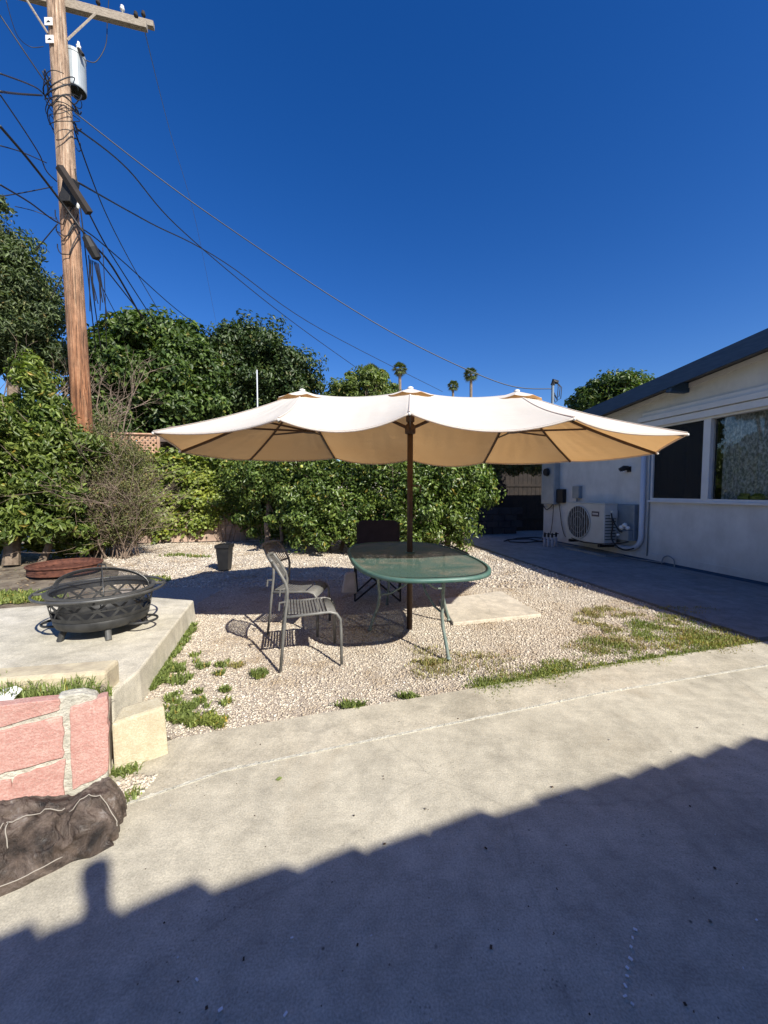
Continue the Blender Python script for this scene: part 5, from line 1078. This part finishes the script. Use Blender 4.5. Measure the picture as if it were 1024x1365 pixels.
for sg in (1, -1): q = pc + dA * (.62 * sg) + Vector((0, -.09, -.06)); MB().tube([mid_ + Vector((.0, .0, 0)) + dA * .15 * sg, q], .02, 4, flat=(1, .4)).build('arm_brace', M['oldwood'], up_)
for py in (43, 66): p = onpole(py) + Vector((-.03, -.175, 0)); MB().box(p, (.15, .012, .14)).build('marker_plate', M['white_glaze'], up_); MB().raw([p + Vector((-.045, -.008, -.025)), p + Vector((.05, -.008, -.02)), p + Vector((.0, -.008, .02))], [(0, 1, 2)]).build('marker_mark', M['blackmetal'], up_)
# transformer
tt_ = D(98, 78, PY + .25); tbm = D(100, 122, PY + .15); tfm = thing('transformer', 'grey can shaped transformer hung on the right of the utility pole', 'transformer', (tt_.x, tt_.y, tbm.z + .1))
hT = tt_.z - tbm.z; cT = Vector((tt_.x + .02, tt_.y, tbm.z + .10)); rT = .185
MB().lathe([(rT * .97, 0), (rT, .02), (rT, hT - .1), (rT * 1.05, hT - .1), (rT * 1.05, hT - .04), (rT * .6, hT + .02), (.02, hT + .03)], cT, 28, True, True).build('tank', M['transformer'], tfm, smooth=False)
MB().lathe([(rT * .93, -.004), (.01, -.006)], cT, 28).build('underside', M['blackmetal'], tfm)
for dx, dy in ((-.12, -.1), (.13, -.05), (.02, .1)): MB().lathe([(.03, 0), (.045, .03), (.025, .05), (.045, .08), (.025, .10), (.02, .16)], cT + Vector((dx, dy, hT)), 10, True, True).build('bushing', M['white_glaze'], tfm, smooth=True)
MB().box(cT + Vector((-.27, 0, hT - .16)), (.18, .1, .08)).build('bracket', M['blackmetal'], tfm); MB().box(cT + Vector((-.27, 0, .12)), (.18, .1, .08)).build('bracket', M['blackmetal'], tfm)
MB().tube([cT + Vector((rT * .9, -.1, hT - .02)), cT + Vector((rT + .08, -.12, hT - .16))], .03, 6).build('arrester', M['blackmetal'], tfm)
# diagonal timber and boxes on the pole
d1 = D(79, 222, PY - .42); d2 = D(119, 284, PY - .30); MB().tube([d1, d2], .075, 4, flat=(1, .7)).build('cable_arm', M['darkshadewood'], up_)
sbx = D(92, 256, PY - .25); MB().hexa([sbx + Vector(v) for v in ((-.14, -.08, -.22), (.06, -.08, -.22), (.06, .08, -.22), (-.14, .08, -.22))], [sbx + Vector(v) for v in ((-.05, -.08, .2), (.16, -.08, .2), (.16, .08, .2), (-.05, .08, .2))]).build('splice_box', M['blackmetal'], up_, bevel=.01)
s1_ = D(113, 312, PY - .3); s2_ = D(131, 347, PY - .1); o = MB().tube([s1_, s1_.lerp(s2_, .1), s1_.lerp(s2_, .5), s1_.lerp(s2_, .9), s2_], [.02, .075, .10, .085, .02], 8).build('splice_case', M['blackmetal'], None, s1_); tag(o, 'black cable splice case hanging right of the utility pole', 'splice case')
MB().lathe([(.03, 0), (.05, .05), (.03, .1)], D(103, 278, PY - .1), 8, True, True).build('insulator', M['white_glaze'], up_)
rr = random.Random(8)
for i in range(22):                   # tangle of cable loops round the pole
    py = rr.uniform(112, 175); c_ = onpole(py); a0_ = rr.uniform(0, 6.28); ph = rr.uniform(.4, 1.1); L = rr.uniform(1.5, 5); r_ = rr.uniform(.20, .32)
    pw = rr.uniform(1, 3); MB().tube([c_ + Vector((r_ * math.cos(a0_ + L * k / 22), r_ * math.sin(a0_ + L * k / 22), ph * (k / 22 - .5) * .7 - .06 * math.sin(k * pw / 5))) for k in range(23)], rr.uniform(.006, .013), 6).build('cable_loop', M['wire'], up_, smooth=True)
for i in range(4):
    py = rr.uniform(285, 340); c_ = onpole(py); MB().tube([c_ + Vector((.22 * math.cos(-2.6 + 2.4 * k / 8), .22 * math.sin(-2.6 + 2.4 * k / 8), -.5 * rr.uniform(.6, 1) * math.sin(k / 8 * 3.1) + .3 * k / 8)) for k in range(9)], .010, 5).build('cable_loop', M['wire'], up_, smooth=True)
for i in range(7):
    a_ = D(119 + i * 2, 345 + i, PY - .1); MB().tube([a_, a_ + Vector((rr.uniform(-.05, .1), 0, -rr.uniform(.2, .5))), a_ + Vector((rr.uniform(-.05, .15), 0, -rr.uniform(.6, 1.1)))], .009, 4).build('loose_end', M['wire'], up_)
# overhead wires
def wire(pts, r_, lb, m='wire', sag=None):
    """pts: (px, py, depth) control points through space"""
    ctr = [D(*p) if len(p) == 3 and not isinstance(p, Vector) else p for p in pts]; out = []
    if len(ctr) == 2: out = catenary(ctr[0], ctr[1], sag or .3, 26)
    else:
        for i in range(len(ctr) - 1):
            p0 = ctr[max(0, i - 1)]; p1 = ctr[i]; p2 = ctr[i + 1]; p3 = ctr[min(len(ctr) - 1, i + 2)]
            for k in range(8):
                u = k / 8; out.append(.5 * ((2 * p1) + (p2 - p0) * u + (2 * p0 - 5 * p1 + 4 * p2 - p3) * u * u + (3 * p1 - p0 - 3 * p2 + p3) * u ** 3))
        out.append(ctr[-1])
    o = MB().tube(out, r_, 5).build('overhead_wire', M[m], None, out[0], smooth=True); return tag(o, lb, 'wire', 'overhead wires round the utility pole')
wire([(100, 150, 8), (200, 228, 8.5), (300, 300, 9), (450, 400, 9.5), (560, 463, 9.8), (672, 512, 9.9), MASTTOP], .012, 'thick twisted service wire running down to the mast on the white house', 'greywire')
wire([(104, 172, 8), (170, 225, 10), (235, 300, 13), (330, 382, 18), (405, 440, 22), (478, 492, 27)], .018, 'black wire curving down from the pole towards the pale green trees')
wire([(104, 243, 8), (200, 297, 12), (300, 350, 17), (430, 440, 26), (590, 522, 40)], .02, 'long thin wire passing behind the middle canopy peak')
wire([(95, 160, 8), (120, 232, 9), (146, 295, 11), (180, 360, 14), (215, 420, 18)], .014, 'thin wire with splice dropping steeply to the broad tree')
wire([(0, 20, 7.5), (30, 65, 7.7), (62, 112, 8)], .012, 'wire from the top left corner down to the cable tangle')
wire([(0, 98, 6), (38, 112, 7), (55, 122, 7.8), (70, 142, 8)], .012, 'bending wire entering at left just above the short thick one')
wire([(0, 122, 6), (25, 125, 7), (56, 127, 8)], .016, 'short thick wire entering at left level with the cable tangle')
wire([(0, 126, 6), (30, 170, 7), (52, 205, 7.6), (62, 228, 7.8), (76, 242, 8)], .011, 'wire from the left edge hooking into the pole above the splice box')
wire([(0, 168, 6), (40, 215, 7), (84, 272, 7.7), (118, 318, 8), (150, 356, 9), (190, 425, 11)], .022, 'thickest black cable crossing the pole diagonally at the splice box')
wire([(0, 194, 6), (30, 203, 7), (62, 217, 7.8)], .009, 'faint thin wire entering at left below the hooking wire')
wire([(0, 246, 6), (40, 270, 7), (78, 297, 7.8), (110, 305, 8.2), (160, 345, 10), (245, 420, 15), (330, 480, 19)], .014, 'black wire crossing low over the pole and down to the broad tree top')
wire([(0, 262, 7), (35, 256, 7.5), (70, 249, 8)], .009, 'faint double line entering at left just above the leafy twig')
wire([(20, 275, 7.5), (45, 281, 7.8), (75, 292, 8)], .007, 'very thin slack wire beside the leafy twig at left')
wire([(47, 334, 8), (62, 316, 8), (77, 298, 8)], .010, 'short wire slanting from the gum tree up to the pole')
wire([(66, 400, 8.1), (84, 366, 8.1)], .009, 'short lower wire slanting from the gum tree to the pole', sag=.02)
wire([(118, 283, 8.3), (140, 325, 9), (165, 365, 11), (208, 432, 14)], .015, 'black wire from the diagonal timber down to the broad tree')
wire([(100, 225, 8), (104, 250, 8), (110, 300, 8.1), (116, 355, 8.3), (128, 470, 9)], .011, 'wire hanging steeply beside the right of the pole')
wire([(118, 340, 8.2), (124, 390, 8.5), (135, 468, 9)], .011, 'second steep hanging wire right of the pole')
wire([(137, 330, 8.4), (140, 390, 8.6), (142, 465, 9)], .008, 'vertical thin wire furthest right of the hanging ones')
wire([(131, 372, 8.3), (150, 410, 9), (170, 445, 10)], .008, 'thin wire slanting down from the loose cable ends')
wire([(145, 0, 8.8), (143, 30, 8.6), (141, 60, 8.4), (128, 82, 8.3), (114, 80, 8.2)], .008, 'curved jumper wire from the crossarm to the transformer', 'wire')
wire([(8, 0, 7.6), (22, 45, 7.8), (40, 62, 8), (58, 62, 8.1)], .006, 'thin curved wire hanging left of the pole top')
wire([(190, 30, 9.5), (228, 180, 20), (262, 300, 32), (288, 430, 50)], .012, 'barely visible thin wire falling from the crossarm end', 'greywire')
wire([(126, 340, 8.2), (150, 370, 8.8), (205, 440, 11)], .014, 'wire leaving the splice case towards the broad tree')
